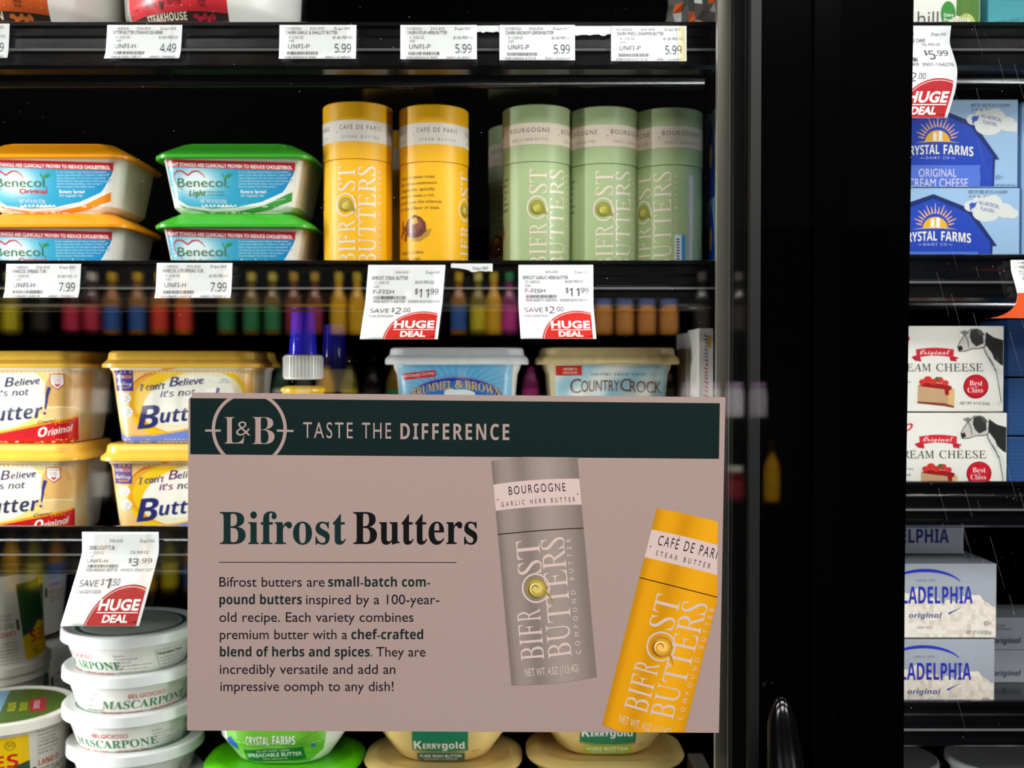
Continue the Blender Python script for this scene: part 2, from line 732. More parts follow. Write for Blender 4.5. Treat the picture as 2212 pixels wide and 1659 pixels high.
def shelf(label, x0, x1, zlip, zsurf, back=1.27):
    t = thing('shelf', label, 'shelf', ((x0 + x1) / 2, RY, zlip))
    h = (x1 - x0) / 2
    d = zsurf - zlip
    box('plate', -h, h, 0.004, back - RY, d - 0.014, d, BLACK, t, 0.002)
    H = -0.031
    prof = [(0.0, 0.0), (0.004, 0.0), (0.004, H + 0.002), (0.012, H - 0.001), (0.012, H - 0.003), (0.002, H - 0.002),
            (-0.0015, H), (-0.0015, H + 0.0032), (0.0008, H + 0.0042), (0.0008, -0.0225), (-0.0008, -0.0215), (-0.0008, -0.0185), (0.0012, -0.0175),
            (0.0014, -0.0115), (0.0008, -0.0105), (0.0016, -0.0092), (0.0016, -0.004), (-0.0012, -0.0030), (-0.0012, -0.0006)]
    prism('price_rail', prof, -h, h, BLACK, t)
    box('rail_edge_strip', -h, h, -0.0016, -0.0009, -0.0208, -0.0192, CLEAR, t)
    n = 20
    cyl = [(0.050 + 0.005 * math.cos(2 * PI * i / n), d - 0.0195 + 0.005 * math.sin(2 * PI * i / n)) for i in range(n)]
    tb = prism('highlight_tube', cyl, -h, h, BLACK, t)  # added glossy tube, shaped to catch a soft highlight band under the shelf
    tb.data.polygons.foreach_set('use_smooth', [len(p.vertices) == 4 for p in tb.data.polygons])
    return t


zA = P(1106, 47, RY).z
zB = P(1106, 562, RY).z
zC = P(1106, 1137, RY).z
zAs, zBs, zCs = zA - 0.0095, zB - 0.0099, zC - 0.0194
XL0, XL1 = -0.66, X(1545, RY)
shelf('upper glossy black shelf above the left bay tubes, row of six price tags', XL0, XL1, zA, zAs)
shelf('middle glossy black shelf carrying the yellow and green tubes', XL0, XL1, zB, zBs)
shelf('lower glossy black shelf carrying the yellow lidded tubs, behind the sign', XL0, XL1, zC, zCs)
zD = 1.1408
dk = thing('shelf', 'bottom black deck under the stacked white cheese tubs', 'shelf', (0.15, RY, zD))
box('plate', -0.81, 0.85, 0.0, 0.5, -0.02, 0, BLACK, dk, 0.002)
box('kick_plate', -0.81, 0.85, 0.004, 0.02, -0.9, -0.0201, BLACKM, dk)
XR0, XR1 = 0.196, 1.0
zrB, zrC, zrD = P(2000, 549, RY).z, P(2000, 1040, RY).z, P(2000, 1515, RY).z
shelf('uppermost black shelf of the right bay under the white cheese box', XR0, XR1, zA, zAs)
shelf('black shelf of the right bay carrying the blue cream cheese boxes', XR0, XR1, zrB, zrB - 0.0125)
shelf('black shelf of the right bay carrying the cow printed boxes', XR0, XR1, zrC, zrC - 0.0161)
shelf('black shelf of the right bay carrying the silver cream cheese boxes', XR0, XR1, zrD, zrD - 0.0187)

# ================================================================== SIGN
SY = GY - 0.0012


def smap(Y, step=LAYER):
    return lambda x, y, l: P(x, y, Y - l * step)


def shift(o_loc):
    return lambda v: v - o_loc


sign = thing('sign', 'large pinkish card sign with green header and butter tubes, stuck on the door glass', 'sign', P(985, 1583, SY))
SL = sign.location.copy()
cs = [(404, 1578), (1553, 1583), (1567, 858), (420, 848), (407, 863)]
PINK = '#98867f'
vv = [P(x, y, SY) - SL for x, y in cs] + [P(x, y, SY) - SL + Vector((0, 0.0006, 0)) for x, y in cs]
ff = [(0, 1, 2, 3, 4), (9, 8, 7, 6, 5)] + [(i, 5 + i, 5 + (i + 1) % 5, (i + 1) % 5) for i in range(5)]
mesh_obj('card', vv, ff, mat('sign_card', PINK, 0.42, noise=0.08, nscale=400), sign)
pr = Print()
GRN, DK = '#061c1b', '#14131f'
# header band, following its slight skew
HB = [(411, 860), (1555, 871), (1553, 991), (411, 981)]
pr.quad(HB, GRN, 1)
hc = HB
for a in (0,):
    pr.arc(538.5, 927, 77.5, 78, 0, 360, 7.2, PINK, 2, 72, clip=HB)
pr.line([(443, 930), (477, 930)], 4.6, PINK, 2)
pr.line([(598, 930), (634, 931)], 4.6, PINK, 2)
pr.text('T', 'L', 484, 528, 959, 58, PINK, 2, res=8)
pr.text('T', 'B', 544, 593, 960, 59, PINK, 2, res=8)
pr.text('T', '&', 510, 541, 941, 31, PINK, 2, res=8)
sk = lambda x, y: (x, y + (x - 780) * 0.008)
pr.text('n', 'TASTE', 655, 762, 947, 34, PINK, 2, sp=1.25, res=6, warp=sk)
pr.text('n', 'THE', 782, 845, 947, 34, PINK, 2, sp=1.25, res=6, warp=sk)
pr.text('b', 'DIFFERENCE', 865, 1100, 948, 34.5, PINK, 2, sp=1.22, res=6, warp=sk)
pr.text('B', 'Bifrost', 475, 747, 1175, 69, '#0b2624', 2, res=10)
pr.text('B', 'Butters', 763, 1031, 1175, 69, '#07070a', 2, res=10)
pr.line([(473, 1214.5), (986, 1215)], 1.4, DK, 2)
BD = '#0f2221'
rows = [(1267, [('n', 'Bifrost butters are ', 474, 701), ('q', 'small-batch com-', 709, 929)]),
        (1305, [('q', 'pound butters', 474, 652), ('n', 'inspired by a 100-year-', 661, 949)]),
        (1343, [('n', 'old recipe. Each variety combines', 474, 893)]),
        (1380.5, [('n', 'premium butter with a', 475, 750), ('q', 'chef-crafted', 759, 914)]),
        (1418, [('q', 'blend of herbs and spices.', 475, 804), ('n', 'They are', 813, 919)]),
        (1455.5, [('n', 'incredibly versatile and add an', 475, 854)]),
        (1492.5, [('n', 'impressive oomph to any dish!', 476, 850)])]
for (y, parts) in rows:
    for (st, s_, xa, xb) in parts:
        pr.text(st, s_.strip(), xa, xb, y, 20.5, DK if st == 'n' else BD, 2, res=5, warp=lambda x, yy: (x, yy))


# the printed grey tube: outline points in photo pixels
def lerp(a, b, t):
    return (a[0] + (b[0] - a[0]) * t, a[1] + (b[1] - a[1]) * t)


def tubefn(TL, TR, BR, BL, sag_t, sag_b):
    """u across 0..1, v down 0..1; edges bow by sag"""
    def f(u, v):
        a, b = lerp(TL, BL, v), lerp(TR, BR, v)
        p = lerp(a, b, u)
        s = (sag_t + (sag_b - sag_t) * v) * 4 * u * (1 - u)
        return (p[0], p[1] + s)
    return f


def draw_tube(pr, f, base, hi, lo, band, bandc, seam, clip, head, sub, hx, sx, net, o_mark, cols, swirl):
    def shade(u):
        # printed metallic sheen of the picture
        t = math.exp(-((u - 0.62) / 0.16) ** 2) * 0.8 + math.exp(-((u - 0.16) / 0.1) ** 2) * 0.35
        e = sm(0.82, 1.0, u) * 0.7 + sm(0.10, 0.0, u) * 0.8 + math.exp(-((u - 0.33) / 0.08) ** 2) * 0.5
        return mixc(mixc(base, hi, t), lo, e * 0.8)
    NU, NV = 30, 14
    grid, cells = [], []
    inv = {}
    for j in range(NV + 1):
        for i in range(NU + 1):
            p = f(i / NU, j / NV)
            inv[(round(p[0], 3), round(p[1], 3))] = i / NU
            grid.append(p)
    tris_ = []
    for j in range(NV):
        for i in range(NU):
            a = j * (NU + 1) + i
            tris_ += [(a, a + 1, a + NU + 2), (a, a + NU + 2, a + NU + 1)]
    for i in range(NU):
        u0 = i / NU
        for j in range(NV):
            a = j * (NU + 1) + i
            pr.tris(grid, [(a, a + 1, a + NU + 2), (a, a + NU + 2, a + NU + 1)], '#%02x%02x%02x' % tuple(int(c * 255) for c in shade(u0 + 0.5 / NU)), 2, clip)
    # paper band
    n = 20
    top = [f(i / n, band[0]) for i in range(n + 1)]
    bot = [f(i / n, band[1]) for i in range(n + 1)]
    pr.tris(top + bot, [t for i in range(n) for t in ((i, i + 1, n + 2 + i), (i, n + 2 + i, n + 1 + i))], bandc, 3, clip)
    pr.line([f(i / n, seam) for i in range(n + 1)], 2.0, '#1c150e', 3, clip)
    wf = lambda x, y: f(x, y)

    def ct(st, s_, u0, u1, v, hv, c, sp=1.0):
        pr.text(st, s_, u0, u1, v, hv, c, 4, sp=sp, res=6, warp=wf, clip=clip)
    ct('n', head, hx[0], hx[1], hx[2], hx[3], '#1a1622', 1.35)
    ct('n', sub, sx[0], sx[1], sx[2], sx[3], '#1a1622', 1.9)
    for uu in (0.035, 0.965):
        q = f(uu, (hx[2] + sx[2]) / 2 - 0.01)
        pr.ell(q[0], q[1], 1.3, 1.6, '#1a1622', 4, 8, clip=clip)
    # vertical lettering: text x runs up the tube, text y runs to the left
    def vert(st, s_, v0, v1, u_base, hu, c, sp=1.0):
        vs, tr_, mn, mx_ = glyphs(s_, st, sp, 8)
        k = hu / caph(st)
        kx = (v0 - v1) / (mx_ - mn)
        pts = [f(u_base - yy * k, v0 - (x - mn) * kx) for x, yy in vs]
        pr.tris(pts, tr_, c, 4, clip)
    for (st, s_, v0, v1, ub, hu, sp) in cols:
        vert(st, s_, v0, v1, ub, hu, bandc, sp)
    ct('n', net, 0.17, 0.80, 0.962, 0.034, bandc)
    # big O with a curl of butter
    (ou, ov, ru, rv) = o_mark
    ring_ = [f(ou + ru * math.cos(t / 32 * 2 * PI), ov + rv * math.sin(t / 32 * 2 * PI)) for t in range(33)]
    pr.line(ring_, 4.0, bandc, 5, clip)
    for (k1, c1) in ((0.80, swirl[0]), (0.62, swirl[1]), (0.40, swirl[2])):
        pts = [f(ou + 0.03 * (1 - k1) + ru * k1 * math.cos(t / 18 * 2 * PI), ov + rv * k1 * math.sin(t / 18 * 2 * PI) * 0.92) for t in range(18)]
        pr.poly(pts, c1, 5 + int((1 - k1) * 5), clip)
    for q in range(3):
        pts = []
        for i in range(15):
            t = i / 14
            a = 1.2 + q * 0.9 + t * 3.6
            rr = (0.72 - 0.22 * q) * (1 - 0.55 * t)
            pts.append(f(ou + ru * rr * math.cos(a), ov + rv * rr * math.sin(a)))
        pr.line(pts, 2.6 - 0.5 * q, swirl[3 + q % 2], 9, clip, lambda t: 0.3 + 1.4 * math.sin(PI * t))
    tail = [f(ou + ru * (0.55 + 0.65 * t), ov + rv * (0.35 + 0.75 * t * t)) for t in [i / 8 for i in range(9)]]
    pr.line(tail, 7, swirl[0], 6, clip, lambda t: 1.2 * (1 - t) + 0.1)


CARD = [(411, 983), (1551, 991), (1549, 1590), (411, 1590)]
f1 = tubefn((1061, 996), (1247, 984), (1289, 1462), (1105, 1480), -5, 5)
draw_tube(pr, f1, '#83786f', '#948980', '#675d56', (0.105, 0.222), '#c0ada6', 0.328, [(1050, 986), (1549, 991), (1549, 1590), (1050, 1590)],
          'BOURGOGNE', 'GARLIC HERB BUTTER', (0.17, 0.83, 0.160, 0.036), (0.07, 0.93, 0.208, 0.020), 'NET WT. 4.0Z (113.4G)',
          (0.385, 0.578, 0.155, 0.062),
          [('R', 'BIF', 0.893, 0.735, 0.41, 0.27, 1.0), ('R', 'R', 0.722, 0.668, 0.41, 0.27, 1.0), ('R', 'ST', 0.515, 0.366, 0.47, 0.27, 1.0), ('R', 'BU', 0.892, 0.745, 0.73, 0.27, 1.0), ('R', 'TTERS', 0.735, 0.362, 0.76, 0.27, 0.95),
           ('n', 'COMPOUND BUTTER', 0.885, 0.372, 0.84, 0.055, 2.2)],
          ('#8d7a36', '#a89544', '#c3b264', '#6b5c22', '#ded189'))
f2 = tubefn((1419, 1098), (1619, 1148), (1479, 1612), (1301, 1565), -4, 8)
draw_tube(pr, f2, '#c88c06', '#d89c12', '#a87204', (0.098, 0.226), '#c0ada6', 0.320, [(1419, 1080), (1551, 1080), (1549, 1300), (1478, 1582.4), (1290, 1581.6), (1290, 1400)],
          'CAFÉ DE PARIS', 'STEAK BUTTER', (0.10, 0.80, 0.160, 0.044), (0.11, 0.71, 0.207, 0.022), 'NET WT. 4.0Z (113.4G)',
          (0.42, 0.590, 0.155, 0.062),
          [('R', 'BIF', 0.893, 0.735, 0.46, 0.27, 1.0), ('R', 'R', 0.722, 0.668, 0.46, 0.27, 1.0), ('R', 'ST', 0.515, 0.366, 0.50, 0.27, 1.0), ('R', 'BU', 0.892, 0.745, 0.77, 0.27, 1.0), ('R', 'TTERS', 0.735, 0.362, 0.80, 0.27, 0.95),
           ('n', 'COMPOUND BUTTER', 0.885, 0.372, 0.88, 0.055, 2.2)],
          ('#a9761a', '#c6922c', '#dcb055', '#83560c', '#efd090'))
pr.build('lettering', lambda x, y, l: P(x, y, SY - 0.00006 - l * 0.00003) - SL, sign, INK_MATTE, smooth=False)

# ================================================================== PRICE TAGS
PAPER = mat('tag_paper', '#e3e2e3', 0.55, noise=0.1, nscale=300)


def tag_text(pr, d, promo, W=168.0, H=75.0):
    g = '#3c3c40'
    g2 = '#5a5a60'
    if not promo:
        if d.get('date'):
            pr.text('m', d['date'], 12, 48, 11, 5.6, g2)
        pr.text('m', '500-303', 67, 97, 11, 5.6, g2)
        pr.text('m', 'Dept 005', 120, 155, 11, 5.6, g2)
        pr.text('n', d['name'], 13, 13 + d.get('nw', 75), 20.5, 7.2, g)
        pr.text('s', d['size'], 20, 52, 30, 5.4, g2)
        pr.text('s', d.get('cost', '0.00'), 20, 32, 37.4, 4.8, g2)
        pr.text('s', d['unit'], 117, 160, 30.5, 5.6, g)
        pr.text('s', d['sup'], 19, 66, 51.5, 9.4, '#4a4a50')
        barcode(pr, 17, 87, 58, 65, d['name'])
        pr.text('s', d['upc'], 12, 81, 73, 5.2, g)
        pr.text('s', d['item'], 101, 158, 73, 5.0, g2)
        pr.text('s', d['price'], 121, 157, 60, 18.5, '#3a4148')
    else:
        pr.text('m', '500-303', 58, 85, 20, 5.6, g2)
        pr.text('m', 'Dept 005', 122, 152, 20, 5.6, g2)
        pr.text('n', d['name'], 9.5, 9.5 + d.get('nw', 96), 32.6, 7.2, g)
        pr.text('s', d['size'], 14.5, 46, 41.2, 5.6, g2)
        pr.text('s', d.get('cost', '6.60'), 14.5, 26, 49, 4.8, g2)
        pr.text('s', d['unit'], 101, 140, 40.5, 5.8, g)
        pr.text('s', d['sup'], 14.5, 58, 61.5, 8.2, '#45454a')
        barcode(pr, 16.5, 84, 66, 72.8, d['name'])
        pr.text('s', d['upc'], 16, 83, 80, 5.4, g)
        pr.text('s', d['item'], 89.6, 156, 80, 5.2, g2)
        a, b = d['price']
        pr.text('s', '$', 102, 108, 61.5, 11.5, g)
        pr.text('s', a, 110, 131 if len(a) > 1 else 123, 69, 17.5, g)
        pr.text('s', '.' + b, 131 if len(a) > 1 else 125, 151, 62.5, 11.5, g)
        a, b = d['save']
        pr.text('s', 'SAVE', 12, 52, 103, 9.6, '#4b4b52')
        pr.text('s', '$', 57.5, 63, 101, 10, '#4b4b52')
        pr.text('s', a, 65.5, 77, 105.5, 14.5, '#4b4b52')
        pr.text('s', '.' + b, 79, 96, 101.5, 10, '#4b4b52')
        pr.text('s', 'Ends ' + d['ends'], 12, 62, 113, 4.8, g2)
        RED = d.get('red', '#c8281f')
        cl = [(0, 90), (154.5, 90), (154.5, 161.5), (0, 161.5)]
        pr.ell(125, 164, 78, 64, RED, 1, 60, clip=cl)
        pr.arc(125, 164, 74.5, 60.6, 0, 180, 0.9, '#f4e9e6', 2, 48, clip=cl)
        pr.text('g', 'HUGE', 67, 150, 137, 15.5, '#f6efec', 3, res=4, sp=1.05)
        pr.line([(66, 140.6), (151, 140.6)], 1.3, '#f6efec', 3)
        pr.text('g', 'DEAL', 82, 134, 154.5, 11, '#f6efec', 3, res=4)


def barcode(pr, x0, x1, y0, y1, seed):
    rnd = random.Random(seed)
    x = x0
    while x < x1 - 2:
        wd = rnd.choice((0.7, 0.7, 1.1, 1.6))
        pr.quad([(x, y0), (x + wd, y0), (x + wd, y1), (x, y1)], '#45454a', 2)
        x += wd + rnd.choice((0.6, 0.8, 1.3, 1.8))


def pathfn(path, Wm):
    """path rows: (v, left px, py, depth); Wm: paper width in metres"""
    def at(v):
        for a, b in zip(path, path[1:]):
            if v <= b[0] or b is path[-1]:
                t = (v - a[0]) / (b[0] - a[0])
                return [a[i] + (b[i] - a[i]) * t for i in (1, 2, 3)]
    def sm_at(v):
        e = 0.04
        return [sum(x) / 3 for x in zip(at(max(0, v - e) if v > e else v), at(v), at(min(1, v + e) if v < 1 - e else v))]
    def f(u, v, off=0.0):
        px, py, Y = sm_at(v)
        p = P(px, py, Y - off)
        return p + Vector((u * Wm, 0, 0))
    return f


def price_tag(label, path, W, design, promo=False, group=None, Hd=None, extra=None, nv=30, name='price_tag', keep=None, bulge=0.0, outline=None):
    Hd = Hd or (162.0 if promo else 75.0)
    Wm = W / F * path[0][3]
    f = pathfn(path, Wm)
    f0 = f
    if bulge:
        f = lambda u, v, off=0.0: f0(u, v, off) + Vector((0, -bulge * math.sin(PI * min(max(v, 0), 1)) + 0.0015 * math.sin(PI * u) * v, 0))
    root = thing(name, label, 'price tag', f(0.5, 0), 0, group)
    L0 = root.location.copy()
    nu = 6
    V, Fc = [], []
    if outline is None:
        for k, off in ((0, 0.0), (1, -0.00018)):
            for j in range(nv + 1):
                for i in range(nu + 1):
                    V.append(f(i / nu, j / nv, off) - L0)
        n1 = (nu + 1) * (nv + 1)
        for j in range(nv):
            for i in range(nu):
                a = j * (nu + 1) + i
                Fc.append((a + nu + 1, a + nu + 2, a + 1, a))
                Fc.append((n1 + a, n1 + a + 1, n1 + a + nu + 2, n1 + a + nu + 1))
        for i in range(nu):
            Fc.append((i, i + 1, n1 + i + 1, n1 + i))
            b = nv * (nu + 1) + i
            Fc.append((b, n1 + b, n1 + b + 1, b + 1))
        for j in range(nv):
            a = j * (nu + 1)
            Fc.append((a, n1 + a, n1 + a + nu + 1, a + nu + 1))
            b = a + nu
            Fc.append((b, b + nu + 1, n1 + b + nu + 1, n1 + b))
    else:
        n1 = len(outline)
        for off in (0.0, -0.00018):
            V += [f(u, v, off) - L0 for u, v in outline]
        tr = tessellate_polygon([[Vector((u, v, 0)) for u, v in outline]])
        Fc += [tuple(t) for t in tr] + [tuple(n1 + i for i in reversed(t)) for t in tr]
        Fc += [(i, (i + 1) % n1, n1 + (i + 1) % n1, n1 + i) for i in range(n1)]
    mesh_obj('paper', V, Fc, PAPER, root, outline is None)
    pr = Print()
    if design:
        tag_text(pr, design, promo)
    if extra:
        extra(pr)
    if pr.t:
        pr.build('lettering', lambda x, y, l: f(x / 168.0 if not promo else x / 161.0, y / Hd, 0.00022 + 0.00004 * l) - L0, root, INK_MATTE, L=14)
    return root


TY = RY - 0.0034


def flat_tag(label, x0, x1, y0, y1, d, dx=0, name='price_tag', extra=None, bow=0.0):
    path = [(0, x0 + dx, y0, TY), (0.45, x0 + dx * 0.6, y0 + (y1 - y0) * 0.45, TY), (0.8, x0 + dx * 0.1, y0 + (y1 - y0) * 0.8, TY - 0.0005), (1, x0 - abs(dx) * 0.9, y1, TY - 0.002)]
    return price_tag(label, path, (x1 - x0 - dx), d, False, 'price tags on the upper left shelf' if y0 < 300 else 'price tags on the middle left shelf', extra=extra)


D = '01/14/2026'
flat_tag('price tag 4.49 for steakhouse herb butter, under the red labelled tub', 228, 393, 53, 127,
         dict(date='11/14/2026', name='BETTER BUTTER STEAKHOUSE HERBS', nw=112, size='8 / 4.50 OZ', unit='$1.00 PER OZ', sup='UNFI-H', upc='006-41040-13517', item='49001-7860633', price='4.49'), 4)
flat_tag('partly cut off price tag 4.49 at the left end of the upper shelf', -143, 20, 50, 126,
         dict(date=D, name='BETTER BUTTER CINNAMON', size='8 / 4.50 OZ', unit='$1.00 PER OZ', sup='UNFI-H', upc='006-41040-13524', item='49001-7860750', price='4.49'), 3)
flat_tag('price tag 5.99 for garlic and shallot butter', 603, 769, 53, 128,
         dict(date=D, name='CHURN GARLIC & SHALLOT BUTTER', nw=114, size='9 / 3.50 OZ', unit='$1.66 PER OZ', sup='UNFI-P', upc='008-50024-51554', item='3901-218536', price='5.99'), 1)
flat_tag('price tag 5.99 for four herb butter, above the second yellow tube', 865, 1029, 53, 129,
         dict(date=D, name='CHURN FOUR HERB BUTTER', nw=90, size='9 / 3.50 OZ', unit='$1.66 PER OZ', sup='UNFI-P', upc='008-50024-51559', item='3901-518347', price='5.99'), 0)
flat_tag('price tag 5.99 for anchovy lemon butter, above the first green tube', 1079, 1241, 53, 131,
         dict(date=D, name='CHURN ANCHOVY LEMON BUTTER', nw=108, size='9 / 3.50 OZ', unit='$1.66 PER OZ', sup='UNFI-P', upc='008-50024-51573', item='3901-524298', price='5.99'), 0)


def yellow_tape(pr):
    pr.quad([(146, 0.5), (164, 0.5), (166, 75), (150, 75)], lambda x, y: mixc('#f0ecd8', '#dcc98c', (x - 146) / 20), 1)


flat_tag('price tag 5.99 for maple cinnamon butter with a yellowed tape edge', 1320, 1482, 55, 133,
         dict(date=D, name='CHURN MAPLE CINNAMON BUTTER', nw=104, size='9 / 3.50 OZ', unit='$1.66 PER OZ', sup='UNFI-P', upc='008-50024-51574', item='3901-524301', price='5.99'), 0, extra=yellow_tape)
flat_tag('creased price tag 7.99 for a spread tub, under the orange lidded tubs', 10, 175, 569, 644,
         dict(date=D, name='BENECOL SPREAD TUB', nw=76, size='8 / 8.00 OZ', cost='3.51', unit='$1.00 PER OZ', sup='UNFI-H', upc='007-06451-63518', item='49001-7555312', price='7.99'), 4)
flat_tag('price tag 7.99 for a lite spread tub, under the green lidded tubs', 336, 502, 567, 645,
         dict(date=D, name='BENECOL LITE SPREAD TUB', nw=90, size='8 / 8.00 OZ', cost='3.51', unit='$1.00 PER OZ', sup='UNFI-H', upc='007-06451-63519', item='49001-7555313', price='7.99'), 3)
# torn strips
def torn(label, x0, x1, y0, y1, seed, txt=None, tip=False):
    rnd = random.Random(seed)
    top = [(0, 0), (1, 0)]
    n = 12
    bot = []
    for i in range(n + 1):
        u = 1 - i / n
        v = 1.0 - rnd.random() * 0.22
        if tip and u < 0.45:
            v = 0.5 + 0.5 * (u / 0.45) ** 2 * 0.6
        bot.append((u, v))
    out = top + bot
    path = [(0, x0, y0, TY + 0.0003), (1, x0, y1, TY + 0.0003)]
    def ex(pr):
        if txt:
            pr.text('m', txt, 88, 150, 52, 24, '#5a5a60')
    return price_tag(label, path, x1 - x0, None, False, None, outline=list(reversed(out)), extra=ex if txt else None, name='torn_tag', Hd=75)


torn('torn paper strip between the four herb and anchovy lemon tags', 1029.5, 1078, 55, 71, 1)
torn('torn paper strip between the anchovy lemon and maple cinnamon tags', 1241.5, 1319, 56, 78, 2)
torn('small torn scrap of a tag reading only the department, between two red deal tags', 974, 1064, 569, 588, 3, 'Dept 005', True)
price_tag('red HUGE DEAL tag 11.99 for steak butter, hanging under the yellow tubes',
          [(0, 796, 570, TY), (0.5, 789, 655, TY - 0.001), (0.8, 782, 700, TY - 0.006), (1, 777, 735, TY - 0.010)], 166,
          dict(name='BIFROST STEAK BUTTER', nw=76, size='12 / 4.00 OZ', unit='$3.00 PER OZ', sup='F-FISH', upc='008-60011-68706', item='83889-8201001438', price=('11', '99'), save=('2', '00'), ends='02/02/2026'),
          True, 'red huge deal tags')
price_tag('red HUGE DEAL price tag 11.99 for garlic herb butter, hanging under the green tubes',
          [(0, 1120, 570, TY), (0.55, 1120, 660, TY - 0.002), (1, 1125, 734, TY - 0.010)], 161,
          dict(name='BIFROST GARLIC HERB BUTTER', nw=98, size='12 / 4.00 OZ', unit='$3.00 PER OZ', sup='F-FISH', upc='008-60011-68704', item='83889-8201001439', price=('11', '99'), save=('2', '00'), ends='02/02/2026'),
          True, 'red huge deal tags')
price_tag('red HUGE DEAL price tag 3.99 curling outwards over the stacked white cheese tubs',
          [(0, 177, 1146, TY), (0.22, 178, 1192, TY), (0.48, 168, 1230, TY - 0.003), (0.7, 152, 1282, TY - 0.010), (1, 129, 1356, TY - 0.022)], 166,
          dict(name='ICBINB LIGHT TUB', nw=58, size='8 / 15.00 OZ', cost='5.21', unit='27¢ PER OZ', sup='UNFI-H', upc='000-40600-38718', item='48001-7541187', price=('3', '99'), save=('1', '50'), ends='02/11/2026', red='#b0332f'),
          True, 'red huge deal tags')
price_tag('red HUGE DEAL price tag 5.99 for chive cream cheese, wavy, in the right bay',
          [(0, 1888, 53, TY), (0.2, 1884, 92, TY + 0.001), (0.38, 1892, 118, TY - 0.002), (0.52, 1901, 148, TY - 0.004), (0.72, 1897, 190, TY - 0.008), (1, 1876, 258, TY - 0.012)], 166,
          dict(name='KITE HILL CREAM CHEESE CHIVE', nw=100, size='6 / 8.00 OZ', unit='75¢ PER OZ', sup='UNFI-P', upc='008-18290-01409', item='3901-164276', price=('5', '99'), save=('2', '00'), ends='02/02/2026', red='#b3262c'),
          True, 'red huge deal tags')


def orange_tag(pr):
    g = '#4a4a50'
    pr.text('m', '12/28/2025', 10, 50, 12, 5.6, g)
    pr.text('n', 'C FARMS CREAM CHEESE', 8, 100, 26, 8, g)
    pr.text('s', '36 / 8.00 OZ', 14, 56, 37, 5.6, g)
    pr.text('s', '5.57', 14, 28, 45, 5.2, g)
    pr.text('s', 'UNFI-H', 20, 72, 60, 9.6, g)
    barcode(pr, 26, 100, 66, 74, 'cf')
    pr.rect(0.5, 92, 160.5, 161.5, '#d8521f', 1, step=12)


price_tag('white and orange curled price tag cut off at the right edge of the picture',
          [(0, 2183, 560, TY), (0.2, 2184, 585, TY), (0.45, 2193, 615, TY - 0.001), (0.62, 2199, 640, TY - 0.004), (0.8, 2190, 666, TY - 0.014), (0.92, 2165, 683, TY - 0.026), (1, 2135, 688, TY - 0.036)], 166,
          None, True, extra=orange_tag)

# ================================================================== PRODUCTS
ZB, ZC, ZR2, ZR3, ZR4 = zBs, zCs, zrB - 0.0125, zrC - 0.0161, zrD - 0.0187
YF = 0.824
GOLDLID = mat('yellow_lid_plastic', '#f1bb45', 0.28)
ORANGELID = mat('orange_lid_plastic', '#f39a0a', 0.28)
GREENLID = mat('green_lid_plastic', '#3fae2a', 0.28)
LIMELID = mat('lime_lid_plastic', '#63d614', 0.22)
GOLDP = mat('gold_tub_plastic', '#d9bb76', 0.3)
BEIGEP = mat('beige_tub_plastic', '#dcc9a0', 0.3)


def scaled(prof, k):
    return [(z * k, a * k, b * k, r * k) for z, a, b, r in prof]


def tub(name, label, cx, Y, z, body, lid, bm_, lm, draw, ref, cat='tub', rz=0.0, group=None, k=None, seg=8, rim=None, inks=None, lidname='lid', bodyname='body', flip=False, liddraw=None, L=9, txt=True):
    """cx: photo px of the front centre at depth Y; ref (cx, cy): the px the label drawing is traced around, cy at the base"""
    k = k or Y / F
    bmax = max(p[2] for p in body + lid)
    root = thing(name, label, cat, ((cx - 1106) * k, Y + bmax * k, z), rz, group)
    bp, lp = scaled(body, k), scaled(lid, k)
    bo = loft(bodyname, bp, bm_, root, seg)
    if lid:
        loft(lidname, lp, lm, root, seg)
    if draw:
        pr = Print()
        draw(pr)
        pr.build('label', lambda x, y, l: surf(bp, (x - ref[0]) * k, (ref[1] - y) * k, 0.00012 + 0.00005 * l), root, inks or INK_GLOSS, L=L)
    return root


def stack_copy(src, dz, label, dx=0.0, dy=0.0, rz=None, group=None):
    l = src.location
    return dup(src, (l.x + dx, l.y + dy, l.z + dz), rz, label, group)


